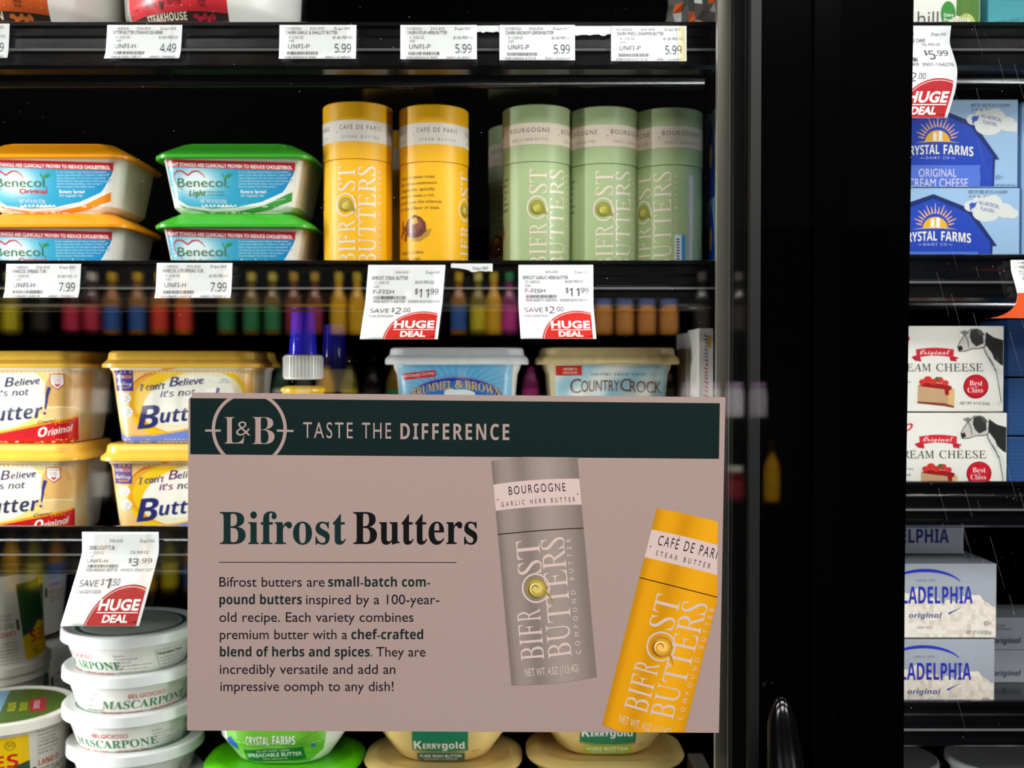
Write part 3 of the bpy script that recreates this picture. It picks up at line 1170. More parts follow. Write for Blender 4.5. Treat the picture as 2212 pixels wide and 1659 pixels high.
# ---------------- octagonal spread tubs, middle shelf
def spread_print(kind):
    orange = kind == 'o'
    acc = '#f08c12' if orange else '#3b9a3c'

    def draw(pr):
        # traced on the green tub: label x 350..634, y 350..455
        base = lambda x, y: mixc(mixc('#2f9fc6', '#e9f4f5', math.exp(-((x - 420) / 48) ** 2 - ((y - 395) / 34) ** 2) * 1.25), '#1488c0', sm(520, 640, x))
        lab = [(350, 348), (634, 352), (632, 400), (625, 452), (600, 462), (392, 461), (362, 440)]
        pr.poly(lab, '#f4f3ef', 0)
        low = [(352, 360)] + [(634, 368)] + [(632 - 8 * i * i * 0.28, 372 + i * 9) for i in range(5)] + [(560, 438), (500, 450), (450, 452), (400, 446), (368, 428), (356, 400)]
        cells = 9
        for j in range(11):
            for i in range(32):
                x, y = 350 + i * cells, 360 + j * cells
                pr.rect(x, y, x + cells, y + cells, base, 1, clip=[(352, 360), (634, 368), (628, 392), (606, 418), (560, 438), (500, 450), (450, 452), (400, 446), (368, 428), (356, 400)])
        pr.line([(634, 376), (610, 418), (562, 441), (500, 453.5), (450, 455.5), (400, 449), (366, 431)], 2.2, '#fdfdfb', 2)
        pr.poly([(366, 434), (400, 453), (450, 459), (505, 458), (565, 446), (628, 416), (626, 436), (575, 455), (540, 461), (440, 461), (388, 450)], acc, 2)
        pr.poly([(352, 347), (636, 354), (634, 371), (354, 363)], '#c5222f', 3)
        pr.text('g', 'PLANT STANOLS ARE CLINICALLY PROVEN TO REDUCE CHOLESTEROL', 357, 629, 361, 7.4, '#fbeeee', 4, res=3, warp=lambda x, y: (x, y + (x - 357) * 0.028))
        ht = [(390, 412), (374, 396), (371, 380), (378, 372), (389, 372), (402, 381), (412, 373), (424, 372), (434, 379), (439, 387)]
        pr.line(ht, 2.6, '#d3293d', 4, taper=lambda t: 0.4 + math.sin(PI * t))
        pr.text('n', 'Benecol', 379, 484, 406, 19, '#3c7440', 5, res=4)
        pr.ell(489, 406, 1.6, 1.6, '#3c7440', 5, 8)
        pr.ell(490, 382, 8, 3.6, '#3f8f3c', 5, 14, rot=25)
        pr.line([(480, 386), (476, 377)], 1.6, '#3f8f3c', 5)
        if orange:
            pr.text('f', 'Original', 429, 489, 420, 10.5, '#d6331f', 5, res=3, wx=0.8)
        else:
            pr.text('k', 'Light', 403, 440, 425, 12, '#3c7c3a', 5, res=3)
            pr.lines('n', ['Half the calories', 'and fat of butter.'], 443, 418, 6.5, 4.2, '#3c6c50', 5, wx=0.9)
        pr.text('n', 'NET WT 8 OZ (227g)', 428, 484, 440, 7.2, '#f3fafa', 5)
        pr.lines('n', ['Foods containing at least 0.5g per serving of plant', 'stanols eaten with meals or snacks for a daily total',
                       'intake of 2g as part of a diet low in saturated fat', 'and cholesterol, may reduce blood total cholesterol',
                       'and the risk of heart disease. One serving of', 'Benecol supplies 0.5g of plant stanols.'], 512, 376, 6.2, 3.3, '#e6f4f7', 5, wx=1.12)
        pr.text('f', 'Buttery Spread', 516, 571, 419, 6.6, '#f5fafa', 5, res=2)
        pr.text('n', '39% Vegetable Oils', 516, 566, 427, 5, '#f5fafa', 5)
        if not orange:
            pr.text('n', 'See Nutritional Information for fat content', 520, 615, 452, 3.8, '#e7f2df', 5, rot=12)
    return draw


OB = [(0, 118, 92, 30), (3, 128, 98, 32), (12, 138, 104, 32), (111, 157, 114, 36), (114, 160, 117, 38), (118, 160, 117, 38)]
OL = [(113, 173, 129, 48), (115, 175, 131, 50), (121, 175, 131, 50), (124, 170, 126, 44), (128, 165, 121, 38), (150, 124, 88, 22), (151.5, 118, 88, 28)]
bl = tub('spread_tub', 'green lidded octagonal spread tub on top of its stack', 500, 0.809, ZB + 150 * 0.809 / F, OB, OL, IVORY, GREENLID, spread_print('l'), (500, 460), group='octagonal spread tubs')
stack_copy(bl, -150 * 0.809 / F, 'green lidded octagonal spread tub under its twin, just above the shelf edge', -0.0006, 0, 0.012)
bo = tub('spread_tub', 'orange lidded octagonal spread tub on top of its stack at the left', 105, 0.809, ZB + 150 * 0.809 / F, OB, OL, IVORY, ORANGELID, spread_print('o'), (500, 460), group='octagonal spread tubs')
stack_copy(bo, -150 * 0.809 / F, 'orange lidded octagonal spread tub at the bottom of its stack at the left', -0.0008, 0, -0.01)


# ---------------- cardboard butter tubes
TR = 75.6


def tube(label, cx, py_top, yaw, yaw_lid, base, band, head, sub, Y=0.807, swirl=('#8d8a2e', '#a59f3a', '#c0b85c', '#6d6a1e', '#d8d07e'), extra=None, group='butter tubes', lip=(1, 1, 1), steak=True):
    k = Y / F
    R = TR
    top = (HZ - py_top) * k + CAMZ
    H = (top - ZB) / k                       # px height
    root = thing('butter_tube', label, 'butter tube', ((cx - 1106) * (k * (1 + R * k / Y)), Y + R * k, ZB), 0, group)
    seam = H - 124
    card = mat('tube_card_' + base[1:], base, 0.42, noise=0.05, nscale=300)
    bp = scaled([(0, R - 1, R - 1, R - 1), (1, R, R, R), (seam, R, R, R)], k)
    lp = scaled([(seam + 1.2, R + 1.3, R + 1.3, R + 1.3), (H - 2, R + 1.3, R + 1.3, R + 1.3), (H, R - 0.5, R - 0.5, R - 0.5)], k)
    loft('body', bp, card, root, 16)
    lid = loft('lid', lp, card, root, 16)
    # lid band
    pr = Print()
    n = 72
    C = 2 * PI * (R + 1.3)
    pts = [(-C / 2 + C * i / n, y) for y in (40, 86) for i in range(n + 1)]
    pr.tris(pts, [t for i in range(n) for t in ((i, i + 1, n + 2 + i), (i, n + 2 + i, n + 1 + i))], band, 0)
    for q in range(4):
        x0 = -C / 2 + q * C / 4 + yaw_lid
        while x0 > C / 2 - 10:
            x0 -= C
        while x0 < -C / 2 - 5:
            x0 += C
        if x0 + 98 < C / 2:
            pr.text('n', head, x0 + 6, x0 + 98, 66 - 6, 9.6, '#54504e', 1, sp=1.3, res=3)
            pr.text('n', sub, x0 + 12, x0 + 94, 78.5, 5.6, '#77716c', 1, sp=1.6, res=2)
            pr.ell(x0 - 1, 64, 1.3, 1.3, '#54504e', 1, 8)

    def wrap(prof, yoff, rot):
        kk = k
        def f(x, y, l):
            th = (x + rot) / R
            rr = prof[1][1] + 0.00010 + 0.00004 * l
            return Vector((rr * math.sin(th), -rr * math.cos(th), yoff - y * kk))
        return f
    pr.build('lid_band', wrap(lp, H * k, 0), lid, INK_MATTE, L=5)
    # body print: origin at the middle of the BIFROST column, y measured down from the seam
    pr = Print()
    W = band

    def vert(st, s_, y0, y1, xb, hx, c, sp=1.0, res=4):
        pr.text(st, s_, xb, xb + (y0 - y1), y0, hx, c, 2, rot=90, sp=sp, res=res)
    vert('R', 'BIF', 228, 162, 20, 37, W)
    vert('R', 'R', 157, 131, 20, 37, W)
    vert('R', 'ST', 68, 15, 20, 37, W)
    vert('R', 'BU', 228, 170, 65, 38, W)
    vert('R', 'TTERS', 165, 14, 65, 38, W)
    vert('n', 'COMPOUND BUTTER', 226, 20, 79, 7.5, W, 1.9)
    pr.arc(-1, 98, 21, 24, 0, 360, 3.0, W, 2, 36)
    pr.line([(14, 78), (22, 100), (20, 118), (30, 132)], 3, W, 2, taper=lambda t: 1.2 - t)
    pr.ell(-1, 98, 16, 16, swirl[0], 3, 22)
    pr.ell(-2, 97, 12, 12, swirl[1], 4, 20)
    pr.ell(-3, 97, 7, 7, swirl[2], 5, 16)
    pr.poly([(8, 90), (17, 99), (22, 112), (13, 112), (4, 108)], swirl[0], 3)
    for q in range(2):
        pr.line([(-1 + (13 - 5 * q) * (1 - 0.5 * i / 14) * math.cos(1 + q + i * 0.28), 98 + (13 - 5 * q) * (1 - 0.5 * i / 14) * math.sin(1 + q + i * 0.28)) for i in range(15)], 1.8, swirl[3 + q], 6)
    pr.lines('B', ['', '', ''], 0, 0, 1, 5, W)
    para = ['A classic European recipe', 'using a unique combination', 'of ingredients, specially', 'blended to create a rich,', 'flavorful sauce that enhances', 'the natural flavor of steak.'] if 'CAF' in head else \
           ['A traditional French recipe', 'using a unique combination', 'of garlic and fresh herbs,', 'blended to create a rich,', 'savory butter that enhances', 'bread, fish and vegetables.']
    for i, l in enumerate(para):
        pr.text('n', l, -178, -178 + 5.15 * len(l) * 0.74 + 2, 34 + i * 13.4, 6.6, '#5c4a22' if 'CAF' in head else '#4f5a48', 2, res=2, wx=1)
    if steak:
        pr.poly([(-158, 140), (-146, 122), (-128, 112), (-112, 118), (-101, 130), (-99, 148), (-112, 160), (-134, 164), (-150, 156)], '#6f3a2c', 3)
        pr.poly([(-150, 138), (-140, 124), (-124, 118), (-110, 126), (-108, 142), (-122, 152), (-140, 152)], '#8e5446', 4)
        pr.poly([(-136, 122), (-122, 118), (-118, 130), (-132, 134)], '#e0b23c', 5)
        for i in range(4):
            pr.line([(-146 + i * 10, 134 + i), (-140 + i * 10, 150)], 1.6, '#5a2a20', 5)
        pr.poly([(-112, 160), (-96, 146), (-88, 142), (-94, 158), (-114, 170), (-136, 168)], '#b98a3a', 2)
        for i, (a, b) in enumerate(((-176, 160), (-168, 150), (-172, 138), (-160, 166))):
            pr.poly([(a, b), (a + 5, b - 16), (a + 10, b - 14), (a + 9, b + 3)], '#8a3818' if i % 2 else '#c0501c', 4)
    pr.text('n', 'Simply broil, baste,', -170, -105, 196, 6.4, '#5c4a22', 2, res=2)
    pr.text('n', 'or drizzle to make', -170, -112, 210, 6.4, '#5c4a22', 2, res=2)
    if extra:
        extra(pr)
    pr.build('body_print', wrap(bp, seam * k, yaw), root, INK_GLOSS, L=5)
    return root


YEL, YB = '#f7b500', '#e6dcd0'
GRE, GB = '#a6b684', '#e6d4c0'
yt = ('#a8912a', '#c0a63a', '#d8c05e', '#7c6a14', '#ead68a')
tube('yellow butter tube with its lettering facing forward, left of the pair', 774.5, 221, -16, -36, YEL, YB, 'CAFÉ DE PARIS', 'STEAK BUTTER', swirl=yt)
tube('yellow butter tube turned to show a recipe text and a steak picture', 938, 227, 88, -39, YEL, YB, 'CAFÉ DE PARIS', 'STEAK BUTTER', swirl=yt)
tube('green butter tube at the left end of the three', 1160, 227, -1, -72, GRE, GB, 'BOURGOGNE', 'GARLIC HERB BUTTER')
tube('green butter tube in the middle of the three', 1303, 231, -6, 3, GRE, GB, 'BOURGOGNE', 'GARLIC HERB BUTTER')


def bar_side(pr):
    pr.rect(106, 20, 118, 300, '#c9c4cc', 1)
    pr.rect(72, 150, 88, 215, '#dfe6ee', 1)
    pr.rect(88, 150, 97, 215, '#3f8fd0', 1)
    for i in range(9):
        pr.rect(76, 158 + i * 6, 84, 161 + i * 6, '#404858', 2)


tube('green butter tube at the right end, turned so a small blue sticker shows', 1441, 234, -68, -28, GRE, GB, 'BOURGOGNE', 'GARLIC HERB BUTTER', extra=bar_side)
tube('green butter tube standing in the dark behind the left green one', 1130, 268, 60, 30, GRE, GB, 'BOURGOGNE', 'GARLIC HERB BUTTER', Y=0.905, group='butter tubes in the second row')
tube('yellow butter tube in the dark behind the two yellow ones', 862, 283, 30, 10, YEL, YB, 'CAFÉ DE PARIS', 'STEAK BUTTER', Y=0.915, group='butter tubes in the second row')


# ---------------- yellow lidded buttery tubs, lower shelf
def bt_common(pr, x0, x1, top, bot):
    """cream and gold swirls under the script lettering"""
    for j in range(int((bot - top) / 8) + 1):
        for i in range(int((x1 - x0) / 10) + 1):
            x, y = x0 + i * 10, top + j * 8
            pr.rect(x, y, min(x + 10, x1), min(y + 8, bot), lambda a, b: mixc('#f3dfb0', '#efbf74', 0.5 + 0.5 * math.sin(a * 0.018 + b * 0.05)), 0)


def bt_light(pr):
    # traced on the right-hand tub: x 228..548, y 800..960
    bt_common(pr, 226, 548, 801, 962)
    pr.ell(400, 868, 128, 80, '#f6c81e', 1, 40, rot=14, clip=[(226, 803), (548, 803), (548, 962), (226, 962)])
    pr.ell(410, 872, 112, 66, '#f7ecc9', 2, 40, rot=14, clip=[(226, 803), (548, 803), (548, 962), (226, 962)])
    pr.ell(404, 866, 100, 52, '#faf6ea', 3, 40, rot=12)
    pr.arc(400, 868, 124, 74, 95, 250, 9, '#f0a818', 2, 30, taper=lambda t: 0.2 + math.sin(PI * t))
    pr.arc(382, 848, 105, 50, 60, 170, 6, '#cf7a28', 2, 24, clip=[(226, 803), (548, 803), (548, 962), (226, 962)], taper=lambda t: math.sin(PI * t) + 0.1)
    pr.poly([(236, 925), (246, 941), (262, 946), (320, 945), (380, 936), (440, 922), (548, 900), (548, 963), (238, 963)], '#6f86d8', 3)
    pr.line([(240, 928), (250, 942), (300, 944), (380, 934), (460, 916), (548, 894)], 4, '#f0b040', 4, taper=lambda t: 0.4 + t)
    pr.rect(240, 801, 282, 846, '#3c318e', 4, step=8)
    pr.text('g', 'NUTRI', 243, 261, 819, 7, '#cfc6ea', 5)
    pr.text('g', 'RICH', 261, 279, 819, 7, '#e8955a', 5)
    pr.text('S', 'Buttery', 242, 279, 834, 9, '#f4f0f8', 5)
    pr.text('k', 'spread', 250, 274, 841, 4.6, '#e8955a', 5)
    for (cx, cy) in ((264, 862), (267, 892)):
        pr.ell(cx, cy, 13, 11, '#f9f6ec', 4, 20)
        for q, t_ in enumerate(('60 calories', 'per serving', 'light')):
            pr.text('n', t_, cx, None, cy - 3 + q * 5.4, 3.4, '#5b64a0', 5, align='c', wx=0.8, res=1)
    tilt = lambda x, y: (x, y - (x - 300) * 0.09)
    navy = '#2a2f70'
    pr.text('i', "I can't", 296, 352, 846, 14, navy, 6, res=4, warp=tilt)
    pr.text('i', 'B', 361, 382, 842, 20, navy, 6, res=4, warp=tilt)
    pr.text('i', 'elieve', 381, 436, 842, 14, navy, 6, res=4, warp=tilt)
    pr.text('i', "it's not", 340, 418, 860, 14, navy, 6, res=4, warp=lambda x, y: (x, y - (x - 340) * 0.07))
    pr.text('k', 'B', 288, 338, 929, 50, navy, 6, res=6, warp=tilt)
    pr.text('k', 'utter', 338, 448, 920, 30, navy, 6, res=6, warp=tilt)
    pr.line([(468, 840), (462, 858), (458, 888)], 6, '#2c2f86', 6, taper=lambda t: 1.2 - 0.7 * t)
    pr.ell(456, 898, 3, 3, '#2c2f86', 6, 12)
    pr.ell(481, 823, 15, 9, '#f9f6ec', 4, 20)
    pr.text('n', 'excellent', 481, None, 823, 4, '#4a5aa0', 5, align='c', wx=0.8)
    pr.text('n', 'source of ALA', 481, None, 828.5, 3.4, '#4a5aa0', 5, align='c', wx=0.8)
    pr.lines('n', ['NET WT 15 OZ (425g)'], 470, 950, 5, 5, '#f4f2f8', 5)


def bt_orig(pr):
    # traced on the left-hand tub (right part visible): label right edge at x 168
    ox = 5.0
    bt_common(pr, -155, 168, 801, 962)
    bt_common(pr, 168, 236, 803, 962)
    cl = [(-155, 803), (168, 803), (168, 962), (-155, 962)]
    pr.ell(-10, 868, 128, 80, '#f6e08a', 1, 40, rot=14, clip=cl)
    pr.ell(0, 862, 102, 66, '#f9f4e4', 2, 40, rot=14, clip=cl)
    pr.ell(128, 850, 34, 44, '#e4b468', 2, 30, clip=cl)
    pr.ell(128, 892, 48, 12, '#f0c886', 3, 30, clip=cl)
    pr.arc(126, 893, 48, 12, 10, 170, 3, '#fbeac0', 4, 20, clip=cl)
    pr.poly([(-155, 955), (0, 934), (70, 918), (168, 900), (168, 910), (60, 930), (-155, 962)], '#eea41c', 3)
    pr.poly([(-155, 964), (0, 938), (70, 924), (168, 904), (170, 964)], '#c5141f', 4)
    pr.text('n', 'Creamy!', 74, 114, 920, 8, '#3c3026', 6, res=3, warp=lambda x, y: (x, y - (x - 74) * 0.16), shear=0.3)
    pr.text('k', 'O', 75, 96, 948, 20, '#f7efe8', 6, res=4, warp=lambda x, y: (x, y - (x - 75) * 0.2))
    pr.text('i', 'riginal', 97, 150, 944, 13.5, '#f7efe8', 6, res=4, warp=lambda x, y: (x, y - (x - 97) * 0.2))
    t0 = lambda x, y: (x, y - (x - 0) * 0.09)
    navy = '#2a2f70'
    pr.text('i', "I can't", -72, -12, 846, 14, navy, 6, res=4, warp=t0)
    pr.text('i', 'B', 6, 28, 838, 20, navy, 6, res=4, warp=t0)
    pr.text('i', 'elieve', 29, 85, 838, 14, navy, 6, res=4, warp=t0)
    pr.text('i', "it's not", -17, 60, 858, 14, navy, 6, res=4, warp=lambda x, y: (x, y - x * 0.05))
    pr.text('k', 'B', -68, -25, 924, 48, navy, 6, res=6, warp=t0)
    pr.text('k', 'utter', -18, 88, 912, 30, '#30345c', 6, res=6, warp=t0)
    pr.line([(105, 838), (99, 856), (94, 886)], 6.5, '#2c2f86', 6, taper=lambda t: 1.25 - 0.7 * t)
    pr.ell(92, 895, 3, 3, '#2c2f86', 6, 12)
    pr.poly([(107, 809), (138, 809), (138, 832), (123, 844), (107, 832)], '#c23a3c', 5)
    pr.poly([(109, 811), (136, 811), (136, 831), (123, 841.5), (109, 831)], '#f6ece6', 6)
    for q in range(3):
        pr.text('n', ('American Heart', 'Association', 'CERTIFIED')[q], 122.5, None, 816.5 + q * 5.2, 3.3, '#3c3c44' if q < 2 else '#c23a3c', 7, align='c', wx=0.75)
    pr.poly([(123, 838), (117, 832), (119, 829.5), (123, 832), (127, 829.5), (129, 832)], '#c23a3c', 7)
    pr.lines('n', ['Meets the heart check food', 'criteria for saturated fat', 'and cholesterol for healthy', 'people over age two. See our', 'nutrition facts for detail', 'on total fat content'], 148, 812, 5.2, 2.9, '#c8433a', 5, wx=0.7)


IB = [(0, 130, 92, 34), (3, 138, 99, 36), (8, 141, 102, 36), (160, 158, 116, 40), (161, 162, 120, 42), (171, 163, 121, 42)]
IL = [(166, 175, 132, 48), (168, 178, 134, 50), (175, 177, 134, 50), (180, 172, 129, 48), (184, 168, 125, 46), (187, 167, 125, 46), (199, 165, 122, 44), (203, 160, 118, 42)]
dzI = 203 * YF / F
il = tub('butter_spread_tub', 'yellow lidded light buttery tub with blue base band, upper one, beside the sign', 382, YF, ZC + dzI, IB, IL, WHITEP, GOLDLID, bt_light, (384, 962), group='yellow lidded buttery tubs')
stack_copy(il, -dzI, 'yellow lidded light buttery tub, lower one, half hidden by the sign', -0.0016, 0, 0.015)
io = tub('butter_spread_tub', 'yellow lidded tub with red original band, upper one at the left edge', 2, YF, ZC + dzI, IB, IL, WHITEP, GOLDLID, bt_orig, (5, 962), group='yellow lidded buttery tubs', rz=-0.03)
stack_copy(io, -dzI, 'yellow lidded tub with red original band, lower one at the left edge', -0.004, 0, -0.02)


# ---------------- spray bottles
def spray(label, cx, Y, ztop_py, k):
    z0 = ZC
    Yc = Y
    H = (CAMZ + (HZ - ztop_py) * Yc / F - z0)
    s = k
    root = thing('spray_bottle', label, 'spray bottle', ((cx - 1106) * Yc / F, Yc, z0), 0, 'yellow spray bottles')
    c = lambda pts: [(H - z * s, r * s, r * s, r * s) for z, r in reversed(pts)]
    yb = mat('yellow_bottle_plastic', '#f6c81e', 0.22)
    loft('body', [(0, 0.026, 0.026, 0.026), (0.003, 0.029, 0.029, 0.029)] + c([(166, 36), (169, 43), (172, 46), (177, 46), (180, 42), (190, 45), (193, 54), (197, 56), (202, 56), (205, 52), (230, 66), (330, 78)])[:-0 or None], yb, root, 14)
    wh = loft('collar', c([(101, 33), (103, 38), (104, 39), (149, 40), (152, 39), (153, 34)]), mat('white_collar_plastic', '#eceae6', 0.3), root, 14)
    for i in range(36):
        a = 2 * PI * i / 36
        r0 = 40.0 * s
        bx = box('rib', -0.00045, 0.00045, -r0 - 0.0006, -r0 + 0.0006, H - 148 * s, H - 106 * s, MATS['white_collar_plastic'], wh)
        bx.rotation_euler = (0, 0, a)
    bl = bpy.data.materials.get('blue_cap') or None
    if bl is None:
        bl = mat('blue_cap', '#3a34f4', 0.10, trans=0.35)
    loft('cap', c([(0, 4), (0.6, 18), (3, 23), (40, 25), (99, 29), (101, 29)]), bl, root, 14)
    loft('nozzle', c([(30, 5), (32, 9), (60, 9), (62, 14), (100.5, 14)]), mat('white_collar_plastic', '#eceae6', 0.3), root, 8)
    return root


spray('yellow spray bottle with white ribbed collar and clear blue cap', 655, 0.838, 661, 0.87 / F)
spray('second spray bottle right behind the first, only its blue cap showing', 722, 0.915, 700, 0.87 / F)


# ---------------- white lidded yogurt spread tub and beige lidded tub
def bb_print(pr):
    # x 852..1112, y 790..
    for j in range(9):
        for i in range(26):
            pr.rect(850 + i * 10, 790 + j * 20, 860 + i * 10, 810 + j * 20, lambda x, y: mixc('#58aadb', '#b4d9ee', sm(40, 150, abs(x - 984)) * 0.7 + sm(830, 790, y) * 0.15), 0)
    for i in range(16):
        a = math.radians(15 + i * 10)
        pr.line([(984 + 70 * math.cos(a), 852 - 40 * math.sin(a)), (984 + 170 * math.cos(a), 852 - 100 * math.sin(a))], 1.2, '#9fd0ec', 1, clip=[(852, 791), (1110, 791), (1110, 960), (852, 960)])
    pr.ell(984, 872, 106, 54, '#7f86a8', 2, 50)
    pr.ell(984, 872, 102, 51, '#2034b0', 3, 50)
    pr.ell(984, 874, 96, 46, '#1e74c8', 4, 50)
    pr.ell(984, 900, 96, 44, '#3e9a3e', 5, 40)
    pr.ell(992, 856, 34, 10, '#eef1f4', 5, 20)
    pr.ell(972, 853, 14, 8, '#eef1f4', 5, 16)
    arcw = lambda x, y: (x, y + ((x - 984) / 100) ** 2 * 22)
    pr.text('B', 'BRUMMEL', 887, 976, 845, 18, '#e8c174', 7, res=4, warp=arcw)
    pr.text('B', '&', 981, 1000, 843, 17, '#e8c174', 7, res=4, warp=arcw)
    pr.text('B', 'BROWN', 1003, 1082, 844, 18, '#e8c174', 7, res=4, warp=arcw)
    pr.poly([(866, 812), (938, 804), (941, 818), (867, 826)], '#cf2433', 5)
    pr.text('J', 'Deliciously Creamy', 869, 937, 820.5, 7.2, '#f8eeee', 6, res=3, warp=lambda x, y: (x, y - (x - 869) * 0.1))


def cc_print(pr):
    # x 1206..1450, y 790..
    for j in range(9):
        for i in range(25):
            pr.rect(1205 + i * 10, 792 + j * 20, 1215 + i * 10, 812 + j * 20, lambda x, y: mixc(mixc('#a9d4e2', '#f4f6f0', 0.5 + 0.5 * math.sin(x * 0.05 + y * 0.06)), '#79bcd4', sm(1410, 1455, x) * 0.7), 0)
    pr.rect(1206, 794, 1263, 816, '#d0301f', 3, step=14)
    pr.text('f', 'CREAMY &', 1222, 1252, 804, 5, '#f6dcc8', 4)
    pr.text('f', 'DELICIOUS', 1222, 1252, 812, 5, '#f6dcc8', 4)
    for i, ch in enumerate('COUNTRY FRESH TASTE'):
        if ch != ' ':
            pr.text('B', ch, 1284 + i * 6.3, None, 816, 5.2, '#5b4434', 4, res=2, wx=0.8)
    aw = lambda x, y: (x, y + ((x - 1338) / 100) ** 2 * 3)
    pr.text('n', 'C', 1238, 1262, 852, 31, '#6b3d26', 5, res=5, warp=aw)
    pr.text('n', 'OUNTRY', 1262, 1345, 850, 24, '#6b3d26', 5, res=5, warp=aw)
    pr.text('n', 'C', 1347, 1370, 850, 27, '#6b3d26', 5, res=5, warp=aw)
    pr.text('n', 'ROCK', 1368, 1438, 852, 25, '#6b3d26', 5, res=5, warp=aw)
    pr.ell(1440, 853, 1.6, 1.6, '#6b3d26', 5, 8)
    pr.poly([(1205, 900), (1455, 885), (1455, 960), (1205, 960)], '#c9b65a', 1)


BB = [(0, 112, 86, 36), (4, 118, 92, 38), (10, 121, 94, 38), (150, 134, 104, 42), (164, 140, 108, 44), (176, 142, 110, 44)]
BLd = [(172, 157, 122, 50), (175, 159, 124, 52), (184, 158, 123, 52), (190, 153, 118, 48), (193, 149, 115, 47), (206, 147, 112, 46), (209, 143, 109, 44)]
b1 = tub('white_lid_tub', 'white lidded tub with blue oval logo just above the sign', 984, YF, ZC + 203 * YF / F + 0.0005, BB, BLd, WHITEP, mat('white_lid_plastic', '#eeeeee', 0.28), bb_print, (984, 964), group='tubs above the sign')
c1 = tub('beige_lid_tub', 'beige lidded tub with brown lettering above the right half of the sign', 1317, YF, ZC + 203 * YF / F + 0.0005, BB, BLd, BEIGEP, mat('beige_lid_plastic', '#dcc18a', 0.28), cc_print, (1322, 964), group='tubs above the sign')
for o in (b1, c1):
    for ch in o.children:
        ch.scale = (1, 1, 1)
stack_copy(b1, -203 * YF / F, 'white lidded tub under the blue oval one, behind the sign', 0.001)
stack_copy(c1, -203 * YF / F, 'beige lidded tub under the brown lettered one, behind the sign', -0.001)


# ---------------- box products
def carton(name, label, x0, x1, ytop, ybot, Y, depth, col, draw=None, cat='box', z=None, group=None, rz=0.0, side=None, rough=0.38, fk=None, shade=None):
    """front face traced in photo px at depth Y"""
    k = Y / F
    zz = P(x0, ybot, Y).z if z is None else z
    w = (x1 - x0) * k / 2
    h = (ybot - ytop) * k
    cx = ((x0 + x1) / 2 - 1106) * k
    root = thing(name, label, cat, (cx, Y, zz), rz, group)
    m = mat('board_' + col[1:], col, rough, noise=0.04, nscale=200)
    box('carton', -w, w, 0, depth, 0, h, m, root, 0.0007)
    if draw:
        pr = Print()
        pr.clip = [(x0 + 1.5, ytop + 1.5), (x1 - 1.5, ytop + 1.5), (x1 - 1.5, ybot - 1.5), (x0 + 1.5, ybot - 1.5)]
        draw(pr)
        pr.build('front_print', lambda x, y, l: Vector(((x - (x0 + x1) / 2) * k, -0.00008 - 0.00003 * l, (ybot - y) * k)), root, INK_GLOSS, smooth=False)
    if side:
        pr = Print()
        side(pr)
        pr.build('side_print', lambda x, y, l: Vector((-w - 0.00008 - 0.00003 * l, depth * (1 - x), h * (1 - y))), root, INK_GLOSS, smooth=False)
    return root


def barn(pr, cx, y0, s=1.0):
    """barn, rising sun and name; cx roof ridge x, y0 roof ridge y"""
    q = lambda x, y: (cx + x, y0 + y)
    pr.poly([q(-140, 118), q(-92, 30), q(-4, 0), q(77, 32), q(134, 112), q(124, 112), q(122, 180), q(-125, 180), q(-130, 118)], '#172a6e', 1)
    pr.poly([q(-122, 180), q(-122, 108), q(-84, 40), q(-4, 10), q(71, 41), q(119, 104), q(119, 180)], '#2146b8', 2)
    # sun
    for i in range(15):
        a = math.radians(12 + i * 156 / 14)
        r0, r1 = 30, 42 + 6 * (i % 2) + 4 * math.sin(a)
        pr.line([q(r0 * 1.0 * math.cos(a), 72 - r0 * math.sin(a)), q(r1 * 1.0 * math.cos(a), 72 - r1 * math.sin(a))], 3, '#e9b48a', 3, taper=lambda t: 1.3 - 0.9 * t)
    pr.ell(cx, y0 + 74, 27, 25, '#f2b52c', 4, 24, 0, 180)
    pr.poly([q(-50, 76), q(0, 69), q(50, 76), q(0, 73)], '#e9c08a', 5)
    for dx in (-6, 6):
        pr.rect(cx + dx - 4, y0 + 57 - (3 if dx > 0 else 0), cx + dx + 4, y0 + 72, '#f2f0ea', 5)
        pr.ell(cx + dx, y0 + 57 - (3 if dx > 0 else 0), 4, 4, '#f2f0ea', 5, 12, 0, 180)
    bend = lambda x, y: (x, y + ((x - cx) / 75) ** 2 * 5)
    pr.text('b', 'CRYSTAL', cx - 72, cx + 4, y0 + 100, 20, '#f6f2ee', 6, res=4, warp=bend)
    pr.text('b', 'FARMS', cx + 13, cx + 77, y0 + 100, 20, '#f6f2ee', 6, res=4, warp=bend)
    pr.text('n', 'DAIRY CO', cx - 25, cx + 25, y0 + 111, 5.6, '#cfd8f0', 6, sp=1.4, res=2)
    for sx in (-1, 1):
        pr.line([q(sx * 29, 109), q(sx * 37, 109)], 0.9, '#cfd8f0', 6)
    pr.poly([q(-112, 124), q(93, 124), q(91, 136), q(93, 150), q(91, 176), q(-112, 176)], '#5578d8', 4)
    pr.text('n', 'ORIGINAL', cx - 40, cx + 41, y0 + 149, 17, '#dfd9f2', 6, res=4, sp=1.05)
    pr.text('n', 'CREAM CHEESE', cx - 62, cx + 66, y0 + 171, 18, '#dfd9f2', 6, res=4)


